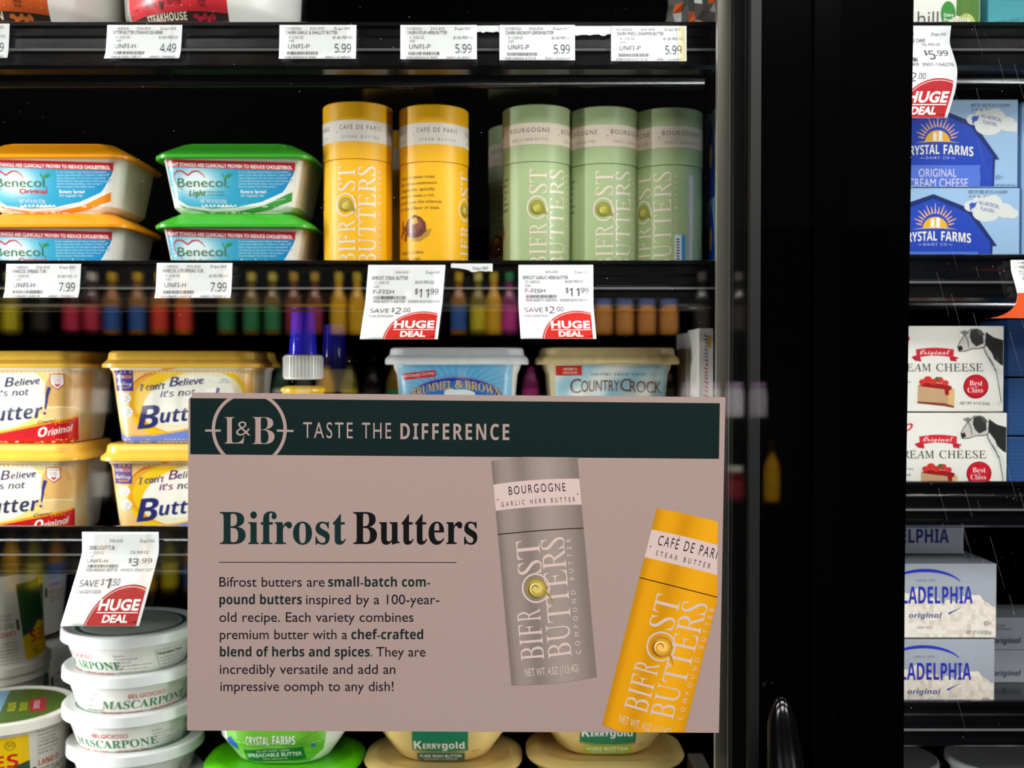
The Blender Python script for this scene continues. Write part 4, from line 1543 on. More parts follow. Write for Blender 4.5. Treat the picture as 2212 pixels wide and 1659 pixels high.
def cf_front(cx, y0):
    def d(pr):
        barn(pr, cx, y0)
        q = lambda x, y: (cx + x, y0 + y)
        for (x, y, a, b) in ((78, 26, 16, 12), (98, 22, 20, 20), (124, 24, 22, 22), (150, 36, 18, 16), (110, 40, 30, 20), (165, 42, 14, 11)):
            pr.ell(cx + x, y0 + y, a, b, '#dfe0dc', 2 if x < 150 else 3, 20)
        pr.ell(cx + 80, y0 + 24, 7, 6, '#3556c0', 5, 14)
        pr.poly([q(84, 20), q(90, 16), q(87, 24)], '#3556c0', 5)
        pr.poly([q(74, 28), q(76, 38), q(80, 29)], '#3556c0', 5)
        pr.text('n', 'NO ARTIFICIAL', cx + 94, cx + 138, y0 + 22, 8.5, '#5060b8', 6, res=2, warp=lambda x, y: (x, y + (x - cx - 94) * 0.22))
        pr.text('n', 'FLAVORS', cx + 98, cx + 127, y0 + 34, 8, '#5060b8', 6, res=2, warp=lambda x, y: (x, y + (x - cx - 94) * 0.22))
        pr.text('m', 'BEST IF USED BY JUL 10 2026W0', cx + 72, cx + 155, y0 - 1, 7, '#39434e', 6, res=1)
        pr.text('m', '01 01 4J6 15', cx + 72, cx + 107, y0 + 8, 6, '#39434e', 6, res=1)
        pr.arc(cx + 130, y0 + 150, 4.2, 4.2, 0, 360, 1, '#3c56a8', 4, 16)
        pr.text('n', 'U', cx + 128, cx + 132, y0 + 152.5, 5, '#3c56a8', 4)
        pr.text('n', 'D', cx + 137, cx + 141, y0 + 153, 6, '#3c56a8', 4)
        pr.text('n', 'NET WT 8 OZ (226g)', cx + 125, cx + 170, y0 + 174, 9, '#2f4690', 4, res=2)
    return d


SKY = '#9fc0e4'
YR = 0.787
carton('cream_cheese_box', 'light blue cream cheese box with a barn, upper one, behind the red deal tag', 1825, 2195, 217, 405, YR, 0.045, SKY, cf_front(2022, 238 - 4), z=ZR2 + 190 * YR / F, group='barn printed cream cheese boxes')
carton('cream_cheese_box', 'light blue cream cheese box with a barn, lower one, above the shelf edge', 1830, 2200, 407, 595, YR, 0.045, SKY, cf_front(2018, 420), z=ZR2, group='barn printed cream cheese boxes')
carton('cream_cheese_box', 'blue barn box of the neighbouring stack at the right picture edge, upper one', 2203, 2573, 224, 410, YR + 0.006, 0.045, SKY, cf_front(2398, 243), z=ZR2 + 190 * YR / F, group='barn printed cream cheese boxes')
carton('cream_cheese_box', 'blue barn box of the neighbouring stack at the right picture edge, lower one', 2205, 2575, 412, 600, YR + 0.003, 0.045, SKY, cf_front(2400, 427), z=ZR2, group='barn printed cream cheese boxes')


# edge-on barn boxes beside the green tubes
def barn_side(pr):
    for i in range(6):
        pr.rect(0.0, i / 6, 1, (i + 1) / 6, '#8fc0e8', 0)
    pr.poly([(0.08, 1.0), (0.08, 0.6), (0.2, 0.25), (0.36, 0.08), (0.5, 0.3), (0.58, 0.62), (0.58, 1.0)], '#2146b8', 2)
    pr.ell(0.33, 0.5, 0.09, 0.14, '#f2b52c', 3, 16)
    for (x, y, r) in ((0.75, 0.2, 0.1), (0.85, 0.3, 0.12), (0.72, 0.45, 0.1), (0.8, 0.8, 0.1)):
        pr.ell(x, y, r, r * 0.8, '#e8e6dc', 1, 14)


for i, (yt_, yb_) in enumerate(((216, 402), (405, 595))):
    carton('cream_cheese_box', ('light blue barn box seen edge on beside the green tubes, upper one', 'light blue barn box seen edge on beside the green tubes, lower one')[i],
           1559, 1680, yt_ - 8, yb_, 0.79, 0.068, '#a5cdec', None, z=ZB + (0.0650 if i == 0 else 0), side=barn_side, group='edge-on barn boxes')


# ---------------- cow printed cream cheese boxes
def cow_front(ox, oy):
    def d(pr):
        q = lambda x, y: (ox + x, oy + y)
        # cow looking left: neck and shoulder
        pr.poly([q(2129, 716), q(2146, 728), q(2180, 738), q(2190, 745), q(2190, 800), q(2160, 786), q(2140, 768), q(2126, 750)], '#2c2a2a', 2)
        pr.poly([q(2129, 745), q(2142, 762), q(2150, 782), q(2162, 800), q(2164, 830), q(2170, 866), q(2158, 876), q(2153, 870), q(2163, 862), q(2157, 828), q(2150, 806), q(2136, 784), q(2124, 756)], '#dcdad6', 3)
        pr.line([q(2125, 752), q(2138, 778), q(2152, 800), q(2157, 830), q(2163, 866)], 1.4, '#4a4848', 4)
        pr.poly([q(2068, 748), q(2074, 735), q(2084, 722), q(2096, 710), q(2112, 710), q(2124, 722), q(2128, 742), q(2116, 752), q(2100, 752), q(2084, 758), q(2074, 758)], '#cfcac4', 3)
        pr.poly([q(2096, 712), q(2110, 710), q(2122, 722), q(2124, 740), q(2108, 748), q(2098, 738), q(2094, 724)], '#3a3838', 4)
        pr.poly([q(2068, 748), q(2076, 745), q(2080, 754), q(2071, 758)], '#2a2828', 5)
        pr.poly([q(2072, 716), q(2084, 712), q(2092, 718), q(2082, 724)], '#8a8682', 4)
        pr.poly([q(2108, 708), q(2118, 712), q(2128, 724), q(2116, 722)], '#5a5856', 5)
        pr.ell(ox + 2096, oy + 728, 2.4, 1.8, '#101010', 6, 8)
        for ln in ([(2068, 748), (2074, 735), (2084, 722), (2096, 710), (2112, 710)], [(2068, 748), (2071, 758), (2084, 758), (2100, 752), (2116, 752), (2126, 748)],
                   [(2084, 722), (2090, 736), (2092, 750)], [(2124, 750), (2130, 764), (2142, 780), (2150, 800)]):
            pr.line([q(*p) for p in ln], 1.8, '#5e5a58', 6)
        # ribbon
        pr.poly([q(1968, 770), q(1986, 764), q(1990, 780), q(1976, 778)], '#c21f30', 3)
        pr.poly([q(2050, 766), q(2071, 772), q(2064, 776), q(2067, 780), q(2052, 778)], '#c21f30', 3)
        pr.tris([q(1978 + i * 8.2, 754 - 4 * math.sin(PI * i / 10)) for i in range(11)] + [q(1980 + i * 7.9, 771 - 4 * math.sin(PI * i / 10)) for i in range(11)],
                [t for i in range(10) for t in ((i, i + 1, 12 + i), (i, 12 + i, 11 + i))], '#d82a38', 4)
        pr.text('S', 'Original', ox + 1987, ox + 2051, oy + 765, 11, '#f8dfe0', 6, res=3)
        pr.text('R', 'CREAM', ox + 1925, ox + 2011, oy + 801, 16.5, '#454040', 5, res=5)
        pr.text('R', 'CHEESE', ox + 2022, ox + 2123, oy + 801, 16.5, '#454040', 5, res=5)
        # seal
        pr.ell(ox + 2108, oy + 834, 27, 26, '#a01020', 3, 30)
        pr.ell(ox + 2108, oy + 833, 24, 23, '#d01a2c', 4, 30)
        pr.text('T', 'Best', ox + 2094, ox + 2122, oy + 832, 11, '#f8eeee', 6, res=3)
        pr.text('T', 'Class', ox + 2090, ox + 2123, oy + 847, 11, '#f8eeee', 6, res=3)
        pr.text('n', 'in', ox + 2106, ox + 2111, oy + 837, 3.4, '#f8eeee', 6)
        # cheesecake
        pr.poly([q(1983, 830), q(2050, 834), q(2061, 840), q(2061, 878), q(2050, 874), q(1982, 868)], '#c9a27c', 3)
        pr.poly([q(2048, 836), q(2062, 840), q(2061, 878), q(2048, 874)], '#dfb878', 4)
        pr.poly([q(1982, 866), q(2040, 870), q(2061, 876), q(2061, 880), q(2040, 876), q(1982, 870)], '#8a3c28', 5)
        pr.poly([q(1984, 832), q(1996, 826), q(2040, 828), q(2056, 834), q(2054, 842), q(2050, 842), q(2050, 852), q(2042, 853), q(2040, 840), q(2000, 835)], '#a01c22', 5)
        for (x, y, r) in ((1992, 824, 7), (2004, 819, 9), (2016, 824, 8), (2030, 820, 8), (2042, 826, 7)):
            pr.ell(ox + x, oy + y, r, r * 0.85, '#d8382c', 6, 12)
        pr.ell(ox + 2024, oy + 817, 5, 4, '#3f6a34', 7, 10)
        pr.text('n', 'NET WT. 8 OZ (226g)', ox + 2074, ox + 2138, oy + 873, 6.2, '#5a5656', 5)
        pr.lines('n', ['gluten free', 'real milk', 'no gmo'], ox + 1938, oy + 826, 13, 5, '#5a5656', 5)
        pr.ell(ox + 1954, oy + 734, 12, 7, '#d82a38', 3, 16, rot=35)
        pr.ell(ox + 1952, oy + 735, 9, 4, '#f4efe8', 4, 16, rot=35)
    return d


CREAM = '#efeae2'
carton('cow_cheese_box', 'white cream cheese box with a cow and cheesecake, upper one', 1800, 2168, 703, 888, YR, 0.05, CREAM, cow_front(0, 0), z=ZR3 + 189 * YR / F, group='cow printed cream cheese boxes')
carton('cow_cheese_box', 'white cream cheese box with a cow, lower one cut by the shelf edge', 1806, 2176, 892, 1078, YR, 0.05, CREAM, cow_front(8, 189), z=ZR3, group='cow printed cream cheese boxes')


# ---------------- silver cream cheese boxes
def sil_front(ox, oy):
    def d(pr):
        q = lambda x, y: (ox + x, oy + y)
        rnd = random.Random(5)
        top = [(1795 + i * 9, 1302 + 7 * math.sin(i * 0.5) + rnd.uniform(-5, 4) - (24 if 1950 < 1795 + i * 9 < 2000 else 0) + sm(1980, 2040, 1795 + i * 9) * -12 + 10 * sm(2110, 2150, 1795 + i * 9)) for i in range(41)]
        n = len(top)
        # curd: grid with a mottled cream colour
        for i in range(n - 1):
            x0, x1 = top[i][0], top[i + 1][0]
            for j in range(9):
                a = [(x0, top[i][1] + (1378 - top[i][1]) * j / 9), (x1, top[i + 1][1] + (1378 - top[i + 1][1]) * j / 9),
                     (x1, top[i + 1][1] + (1378 - top[i + 1][1]) * (j + 1) / 9), (x0, top[i][1] + (1378 - top[i][1]) * (j + 1) / 9)]
                pr.quad([q(*p) for p in a], mixc('#ece2d8', '#cdbaa8', rnd.random() ** 2 * 0.8), 2)
        pr.arc(ox + 2000, oy + 1275, 88, 45, 28, 152, 5.5, '#2335b4', 3, 24, taper=lambda t: 0.25 + math.sin(PI * t))
        pr.text('n', 'SINCE 1872', ox + 1980, ox + 2025, oy + 1254, 4.8, '#6c7298', 4, sp=1.2)
        pr.text('b', 'PHILADELPHIA', ox + 1902, ox + 2104, oy + 1302, 37, '#2132a8', 5, res=5)
        pr.text('k', 'original', ox + 1966, ox + 2038, oy + 1333, 11, '#3c4a88', 5, res=4)
        pr.line([q(2052, 1324), q(2064, 1318), q(2083, 1309)], 4, '#2f3fa0', 4, taper=lambda t: 1.1 - t)
        pr.text('n', 'CREAM CHEESE', ox + 1983, ox + 2017, oy + 1357, 6, '#8d7c70', 5)
        pr.arc(ox + 2134, oy + 1345, 4.6, 4.6, 0, 360, 1.2, '#3c3838', 4, 16)
        pr.text('n', 'K', ox + 2132, ox + 2136.5, oy + 1347.5, 5, '#3c3838', 4)
        pr.text('n', 'D', ox + 2141, ox + 2145, oy + 1348, 6, '#3c3838', 4)
        pr.text('n', 'NET WT 8 OZ (226g)', ox + 2091, ox + 2145, oy + 1368, 7.4, '#57504c', 5, res=2)
    return d


SIL = '#a3a6b0'
p1 = carton('silver_cheese_box', 'silver cream cheese box with blue lettering over white curd, upper one', 1790, 2156, 1215, 1377, YR, 0.055, SIL, sil_front(0, 0), z=ZR4 + 165 * YR / F, group='silver cream cheese boxes')
p2 = carton('silver_cheese_box', 'silver cream cheese box with blue lettering, lower one cut by the shelf edge', 1786, 2153, 1380, 1542, YR, 0.055, SIL, sil_front(-2, 166), z=ZR4, group='silver cream cheese boxes')
carton('silver_cheese_box', 'silver cream cheese box pushed back on top of its stack, mostly in shadow', 1726, 2084, 1113, 1196, 0.822, 0.05, SIL, lambda pr: pr.text('b', 'PHILADELPHIA', 1836, 2052, 1172, 30, '#1c2468', 2, res=4), z=ZR4 + (165 + 165) * YR / F + 0.0, group='silver cream cheese boxes')
carton('silver_cheese_box', 'silver box of the neighbouring stack at the right picture edge, upper one', 2092, 2450, 1373, 1443, 0.865, 0.05, SIL, lambda pr: (pr.text('k', 'original', 2150, 2210, 1428, 12, '#3c3a58', 4, res=3), pr.text('n', 'GOOD', 2156, 2176, 1392, 5, '#5a5870', 4), pr.text('n', 'STUFF INSIDE', 2156, 2190, 1399, 4, '#5a5870', 4)), z=ZR4 + 71 * 0.865 / F, group='silver boxes of the next stack')
carton('silver_cheese_box', 'silver box of the neighbouring stack at the right picture edge, lower one', 2090, 2450, 1445, 1515, 0.865, 0.05, SIL, lambda pr: pr.text('k', 'original', 2150, 2210, 1500, 12, '#3c3a58', 4, res=3), z=ZR4, group='silver boxes of the next stack')
# dark blue boxes right of the cow boxes
for i in range(3):
    def bd(pr, i=i):
        for j in range(12):
            pr.rect(2170, 720 + i * 125 + j * 8, 2400, 721.4 + i * 125 + j * 8, '#4468a8', 1)
    carton('dark_blue_box', ('dark blue carton at the right picture edge, top of its stack', 'dark blue carton at the right picture edge, middle of its stack', 'dark blue carton at the right picture edge, bottom of its stack')[i],
           2178, 2400, 700 + i * 125, 823 + i * 125, 0.817, 0.05, '#2f5794', bd, z=ZR3 + (2 - i) * 0.0452, group='dark blue cartons')


# ---------------- top of the right bay
def kite(pr):
    pr.text('s', 'e hill', 1945, 2022, 24, 30, '#3a3330', 3, res=5)
    pr.ell(2043, -3, 16, 27, '#2f8f2c', 3, 28)
    pr.text('f', 'Dairy', 2034, 2055, 3, 7, '#f2f6ee', 5, res=2)
    pr.text('f', 'Free', 2034, 2053, 14, 8, '#f2f6ee', 5, res=2)
    pr.poly([(2062, -60), (2110, -60), (2118, 20), (2100, 46), (2078, 46), (2086, 10), (2060, 0)], '#4a7c1e', 2)
    pr.ell(2082, 30, 22, 34, '#c7d27c', 3, 26)
    pr.ell(2078, 34, 18, 30, '#e9e2cf', 4, 26)
    for i in range(3):
        pr.line([(2066 + i * 5, 46), (2078 + i * 5, -30)], 1.2, '#7c8a3c', 5)
    pr.line([(2036, 46), (2044, 20), (2060, 6)], 9, '#e8d6c0', 3)


zAq = zAs
carton('cheese_carton', 'white carton with a green dairy free dot on the uppermost right shelf', 1800, 2112, -70, 70, 0.787, 0.08, '#f0ece4', kite, z=zAq)


def teal(pr):
    for i in range(12):
        pr.rect(2130, -60 + i * 12, 2330, -48 + i * 12, mixc('#2f8f9c', '#58c0cc', i / 12), 1)
    pr.ell(2212, 30, 30, 12, '#e8603c', 3, 24, rot=8)
    pr.text('m', 'EXP 23/26 12:05', 2150, 2230, 12, 6, '#2c4c58', 4, rot=10)


carton('teal_carton', 'teal carton with an orange oval at the upper right corner', 2128, 2330, -70, 68, 0.793, 0.06, '#3aa0ae', teal, z=zAq)
# bag at the top right of the left bay
def pouch():
    root = thing('foil_pouch', 'crumpled grey and orange pouch on the upper shelf beside the door frame', 'pouch', P(1500, 60, 0.81), 0)
    root.location.z = zAs
    rnd = random.Random(11)
    k = 0.81 / F
    nx, nz = 9, 7
    V, Fc, mi = [], [], []
    for s_ in (0, 1):
        for j in range(nz + 1):
            for i in range(nx + 1):
                u, v = i / nx, j / nz
                x = (u - 0.42) * 130 * k + rnd.uniform(-1, 1) * 4 * k + v * 6 * k
                z = v * 150 * k + rnd.uniform(0, 1) * 5 * k * (1 if 0 < j < nz else 0)
                bul = 26 * k * math.sin(PI * min(max(u, 0.02), 0.98)) * math.sin(PI * min(max(v * 0.9 + 0.08, 0), 1)) + rnd.uniform(-1, 1) * 6 * k
                V.append((x, 0.02 - bul if s_ == 0 else 0.02 + abs(bul), z))
    n1 = (nx + 1) * (nz + 1)
    for j in range(nz):
        for i in range(nx):
            a = j * (nx + 1) + i
            Fc.append((a, a + 1, a + nx + 2, a + nx + 1))
            mi.append(1 if (i + 2 * j) % 7 in (4,) else (2 if (i * 3 + j) % 11 == 7 else 0))
            Fc.append((n1 + a, n1 + a + nx + 1, n1 + a + nx + 2, n1 + a + 1))
            mi.append(0)
    mesh_obj('film', V, Fc, [mat('pouch_grey', '#57534e', 0.25), mat('pouch_orange', '#d85a20', 0.3), mat('pouch_white', '#dcdcdc', 0.3)], root, False, mi)
    return root


pouch()


# ---------------- round butter tubs on the upper left shelf
def steak_print(c1, c2, word, x0, x1):
    def d(pr):
        cx = (x0 + x1) / 2
        n = 40
        def band(ya, yb, col, l):
            pts = [(x0 + (x1 - x0) * i / n, y) for y in (ya, yb) for i in range(n + 1)]
            pr.tris(pts, [t for i in range(n) for t in ((i, i + 1, n + 2 + i), (i, n + 2 + i, n + 1 + i))], col, l)
        band(-110, 33, c1, 0)
        band(33, 72, '#2a2522', 0)
        pr.text('b', 'BETTER', cx - 60, cx - 27, 21, 8, '#5a1f1c', 2, res=3)
        pr.text('b', 'BUTTER', cx + 1, cx + 34, 19, 8, '#5a1f1c', 2, res=3)
        pr.poly([(cx - 22, 8), (cx - 17, 14), (cx - 13, 10), (cx - 9, 14), (cx - 4, 8), (cx - 8, 20), (cx - 11, 28), (cx - 16, 28), (cx - 19, 20)], '#5a1f1c', 2)
        pr.text('b', 'NO', cx + 69, cx + 86, 16, 12, '#4a1a1a', 2, res=3)
        pr.text('b', 'OILS', cx + 70, cx + 85, 24, 6, '#4a1a1a', 2, res=2)
        pr.text('b', word, cx - 62, cx + 42, 49, 15, '#efe0c4', 2, res=4)
        pr.text('n', 'organic', cx - 106, cx - 84, 20, 6, '#7a2a26', 2)
        for i in range(5):
            pr.ell(cx + 62 + i * 9, 42 + (i % 2) * 5, 7, 5, c2, 2, 10, rot=30 * i)
    return d


RB = [(0, 128, 128, 128), (4, 140, 140, 140), (12, 148, 148, 148), (60, 166, 166, 166), (88, 178, 178, 178), (110, 192, 192, 192), (124, 197, 197, 197), (230, 203, 203, 203)]
RL = [(226, 210, 210, 210), (228, 212, 212, 212), (246, 212, 212, 212), (250, 206, 206, 206)]
tub('round_tub', 'round white tub with a red steakhouse label on the upper left shelf', 408, 0.80, zAs, RB, RL, WHITEP, WHITEP, steak_print('#d5303a', '#b02438', 'STEAKHOUSE', 225, 487), (408, 132), seg=16, group='round tubs on the upper left shelf')
tub('round_tub', 'round white tub with an orange label at the upper left corner', -14, 0.80, zAs, RB, RL, WHITEP, WHITEP, steak_print('#cf5a26', '#c86a2c', 'CINNAMON', -180, 98), (-10, 132), seg=16, group='round tubs on the upper left shelf')


# ---------------- upright cartons beside the beige tub
def vertmarks(x0, x1, y0, y1):
    def d(pr):
        rnd = random.Random(x0)
        y = y0 + 14
        while y < y1 - 8:
            hgt = rnd.uniform(3, 8)
            w_ = rnd.uniform(4, 9)
            cx = (x0 + x1) / 2 + rnd.uniform(-1, 1)
            col = '#7b3a86' if y < y0 + 70 else '#d03a44'
            pr.line([(cx - w_ / 2, y), (cx, y + hgt * 0.5), (cx + w_ / 2, y + hgt * 0.2), (cx + w_ / 3, y + hgt)], 2.2, col, 2)
            y += hgt + 2.5
        pr.ell(cx + 6, y0 + 30, 4, 14, '#dfae2c', 1, 14)
    return d


carton('butter_carton', 'upright white butter carton with purple and red marks beside the door frame', 1509, 1541, 709, 1175, 0.80, 0.05, '#ece7e0', vertmarks(1509, 1541, 709, 900), z=ZC, group='upright butter cartons')
carton('butter_carton', 'upright white butter carton second from the door frame, set back', 1482, 1512, 714, 1150, 0.845, 0.05, '#d9d4d2', vertmarks(1482, 1512, 712, 800), z=ZC, group='upright butter cartons')


# ---------------- bottom deck: round cheese tubs
def masc(rot, k=1.0):
    def d(pr):
        # y measured down from the underside of the lid, x arc length px
        r = lambda x: x + rot
        pr.text('B', 'MASCARPONE', r(-92), r(94), 50, 18, '#2f7a44', 2, res=4, wx=1)
        pr.text('n', 'BELGIOIOSO', r(-40), r(36), 27, 9.5, '#cf3038', 2, res=3)
        pr.text('f', 'FOR TIRAMISU AND MORE', r(-92), r(-8), 64, 7, '#d8474c', 2, res=2)
        pr.text('f', 'NET WT. 8 OZ. (226g)', r(8), r(74), 63, 7, '#d8474c', 2, res=2)
        pr.lines('n', ['Ingredients:', 'Pasteurized cream and', 'milk, citric acid.', 'The ingredient difference has been', 'found in some dairies treated', 'with synthetic hormones.'], r(84), 20, 7.6, 4.2, '#6d6a6a', 2, wx=0.8)
        x0, x1 = r(168), r(268)
        for (a, b) in (((x0, 14), (x1, 14)), ((x0, 62), (x1, 62)), ((x0, 14), (x0, 62)), ((x1, 14), (x1, 62))):
            pr.line([a, b], 0.9, '#777777', 2)
        pr.text('f', 'Nutrition Facts', r(172), r(236), 26, 8, '#4a4848', 2, res=2)
        pr.lines('n', ['Amount Per Serving    Calories 120', 'Total Fat 12g, Sat Fat 7g, Cholest. 35mg', 'Sodium 10mg, Total Carb. 1g, Protein 2g', 'Vitamin D 0%, Calcium 4%, Iron 0%'], r(172), 35, 7.6, 4.2, '#6d6a6a', 2, wx=0.72)
        pr.lines('n', ['DO NOT', 'FREEZE', '', 'KEEP', 'REFRIGERATED'], r(-128), 22, 8.6, 5, '#6d6a6a', 2, wx=0.8)
        pr.lines('n', ['For recipes, visit us', 'at our website and', 'share your dessert.', 'Distributed by a', 'family creamery, WI'], r(-196), 24, 8.6, 4.6, '#8b8888', 2, wx=0.85)
        pr.arc(r(-146), 44, 6.5, 6.5, 0, 360, 1, '#777777', 2, 18)
        pr.text('n', 'U', r(-149), r(-143), 47, 7, '#777777', 2)
        pr.text('n', 'D', r(-137), r(-131), 48, 8, '#777777', 2)
    return d


YM = 0.85
KM = YM / F
MB = [(0, 96, 96, 96), (2, 104, 104, 104), (8, 110, 110, 110), (70, 130, 130, 130), (74, 136, 136, 136), (76, 136, 136, 136)]
ML = [(73, 141, 141, 141), (74.5, 143, 143, 143), (94, 142, 142, 142), (97, 139.5, 139.5, 139.5), (98, 136, 136, 136), (97, 132, 132, 132), (95, 122, 122, 122), (94, 96, 96, 96)]
GRN2 = mat('green_ring_print', '#1f6e4a', 0.35)
PITCHM = 81.0
mtops = [(281, 1352, 40, -0.62), (283, 1431, -40, 0.60), (282, 1511, 20, -0.02), (290, 1590, 0, 0.42), (288, 1668, 0, 0.1)]
mlab = ['white cheese tub on top of its stack, touched by the curling red deal tag', 'white cheese tub second from the top of the leaning stack', 'white cheese tub third from the top of the leaning stack',
        'white cheese tub fourth from the top of the leaning stack', 'white cheese tub at the bottom of the leaning stack']
zbase = zD
for i, (cx, py, rot, rz) in enumerate(mtops):
    zt = zD + (4 - i) * PITCHM * KM
    root = thing('cheese_tub', mlab[i], 'tub', ((cx - 1106) * KM, YM, zt), rz, 'stacked white cheese tubs')
    bp, lp = scaled(MB, KM), scaled(ML, KM)
    # nesting: the base sits inside the lid rim of the tub below
    loft('body', bp, WHITEP, root, 18)
    ld = loft('lid', lp, mat('white_lid_plastic', '#eeeeee', 0.28), root, 18)
    pr = Print()
    masc(0)(pr)
    pr.build('label', lambda x, y, l: surf(bp, x * KM, (76 - y - 2) * KM * 0.98, 0.00012 + 0.00005 * l), root, INK_GLOSS, L=8)
    pr = Print()
    pr.arc(0, 0, 112, 112, 0, 360, 14, '#1f6e4a', 1, 60)
    pr.ell(0, 0, 98, 98, '#c9cfc4', 1, 40)
    pr.ell(-30, -20, 30, 14, '#5a2a22', 2, 20, rot=20)
    pr.ell(-42, -14, 26, 12, '#a8603c', 3, 20, rot=20)
    pr.ell(10, 24, 40, 16, '#b8b090', 2, 20)
    pr.build('lid_print', lambda x, y, l: Vector((x * KM, -y * KM, 94.6 * KM + 0.00004 * l)), ld, INK_GLOSS, smooth=False)


# ---------------- large round butter tubs at the left edge
def lake_print(pr):
    # x arc px around centre, y down from lid underside
    n = 20
    def band(x0, x1, ya, yb, col, l):
        pts = [(x0 + (x1 - x0) * i / n, y) for y in (ya, yb) for i in range(n + 1)]
        pr.tris(pts, [t for i in range(n) for t in ((i, i + 1, n + 2 + i), (i, n + 2 + i, n + 1 + i))], col, l)
    band(-110, 98, 8, 95, '#f6c80c', 0)
    band(-110, 98, 95, 190, '#2f5a2c', 0)
    pr.poly([(-110, 95), (-60, 88), (-20, 96), (10, 84), (40, 92), (70, 70), (98, 64), (98, 100), (-110, 100)], '#3a5340', 1)
    pr.text('b', 'LAKES', -60, 76, 74, 28, '#d0281c', 2, res=4, warp=lambda x, y: (x, y - x * 0.02))
    pr.arc(62, 26, 10, 9, 0, 360, 1.4, '#5a6a24', 2, 18)
    pr.text('n', '50', 56, 69, 29, 9, '#5a6a24', 2, res=2)
    pr.lines('n', ['For more on our butter', 'visit the farm website', 'or call us weekdays', 'CONTAINS: MILK', 'KEEP REFRIGERATED', 'Product of our dairies', 'MADE IN USA'], 116, 10, 8, 4.6, '#4a4844', 2, wx=0.85)
    pr.text('b', 'LAND O', 116, 168, 82, 12, '#c63028', 2, res=3)
    pr.text('n', 'FIRST QUALITY', 116, 190, 102, 13, '#3a3836', 2, res=3)
    pr.text('n', '1', 103, 111, 108, 26, '#4a4844', 2, res=3)
    pr.lines('n', ['SWEET CREAM BUTTER', 'WITH CANOLA OIL'], 118, 114, 9, 6, '#3a3836', 2, wx=0.8)


YL = 0.85
LBp = [(0, 104, 104, 104), (3, 110, 110, 110), (210, 130, 130, 130), (220, 133, 133, 133)]
LLp = [(216, 140, 140, 140), (218, 143, 143, 143), (236, 141, 141, 141), (240, 137, 137, 137), (239, 131, 131, 131), (237, 126, 126, 126), (237, 60, 60, 60)]


def lake_tub(label, cx, Yc, z, rz, upside=False, rot=0):
    k = Yc / F * 1.0
    ks = YL / F
    root = thing('butter_tub', label, 'tub', ((cx - 1106) * k, Yc, z), 0, 'large round butter tubs')
    s = 0.00995 / 0.00995
    bp, lp = scaled(LBp, ks), scaled(LLp, ks)
    zh = lp[-2][0]
    b = loft('body', bp, IVORY, root, 18)
    l = loft('lid', lp, IVORY, root, 18)
    pr = Print()
    lake_print(pr)
    p = pr.build('label', lambda x, y, ll: surf(bp, (x + rot) * ks, (216 - y) * ks, 0.00012 + 0.00005 * ll), root, INK_GLOSS, L=8)
    pr = Print()
    pr.ell(0, 0, 122, 122, '#4f6a20', 1, 48)
    pr.poly([(-122, 40), (-60, 20), (-20, 60), (-10, 121), (-60, 108), (-110, 55)], '#e8c040', 2)
    pr.poly([(-64, -104), (-46, -113), (30, 117), (10, 121)], '#7fb2d0', 3)
    pr.poly([(30, -40), (58, -62), (96, 30), (70, 44)], '#b02c3c', 3)
    for i, t_ in enumerate(('OLIVE OIL', 'BUTTER')):
        pr.text('b', t_, 20 - i * 24, 20 - i * 24 + 62, -20 + i * 4, 15, '#d8cf20', 4, rot=-68, res=3)
    pr.text('n', 'SPREADABLE', 44, 104, -34, 12, '#f0dcdc', 4, rot=-68, res=2)
    pr.text('b', 'LAND', -90, -40, 70, 20, '#c63028', 4, rot=-60, res=3)
    pr.build('lid_print', lambda x, y, ll: Vector((x * ks, -y * ks, 237.2 * ks + 0.00004 * ll)), l, INK_GLOSS, smooth=False)
    if upside:
        m = Matrix.Rotation(PI, 4, 'X') @ Matrix.Rotation(rz, 4, 'Z')
        for c in (b, l, p):
            c.data.transform(Matrix.Translation((0, 0, zh)) @ m)
        for c in l.children:
            c.data.transform(Matrix.Translation((0, 0, zh)) @ m)
    else:
        root.rotation_euler = (0, 0, rz)
    return root


hl = 237.2 * YL / F + 0.0003
lake_tub('large butter tub with green printed lid at the lower left corner', 10, YL, zD, 0.0)
lake_tub('large butter tub in the dark behind the one with the green lid', -34, 0.965, zD, 0.3)
lake_tub('large butter tub standing upside down in the dark at the left edge', -30, 0.962, zD + hl + 0.0008, 1.25, True)
lake_tub('dim large butter tub in the back row, lower one', 52, 1.085, zD, 0.1)
lake_tub('dim yellow labelled butter tub in the back row, on another tub', 36, 1.085, zD + hl + 0.0008, 0.15)


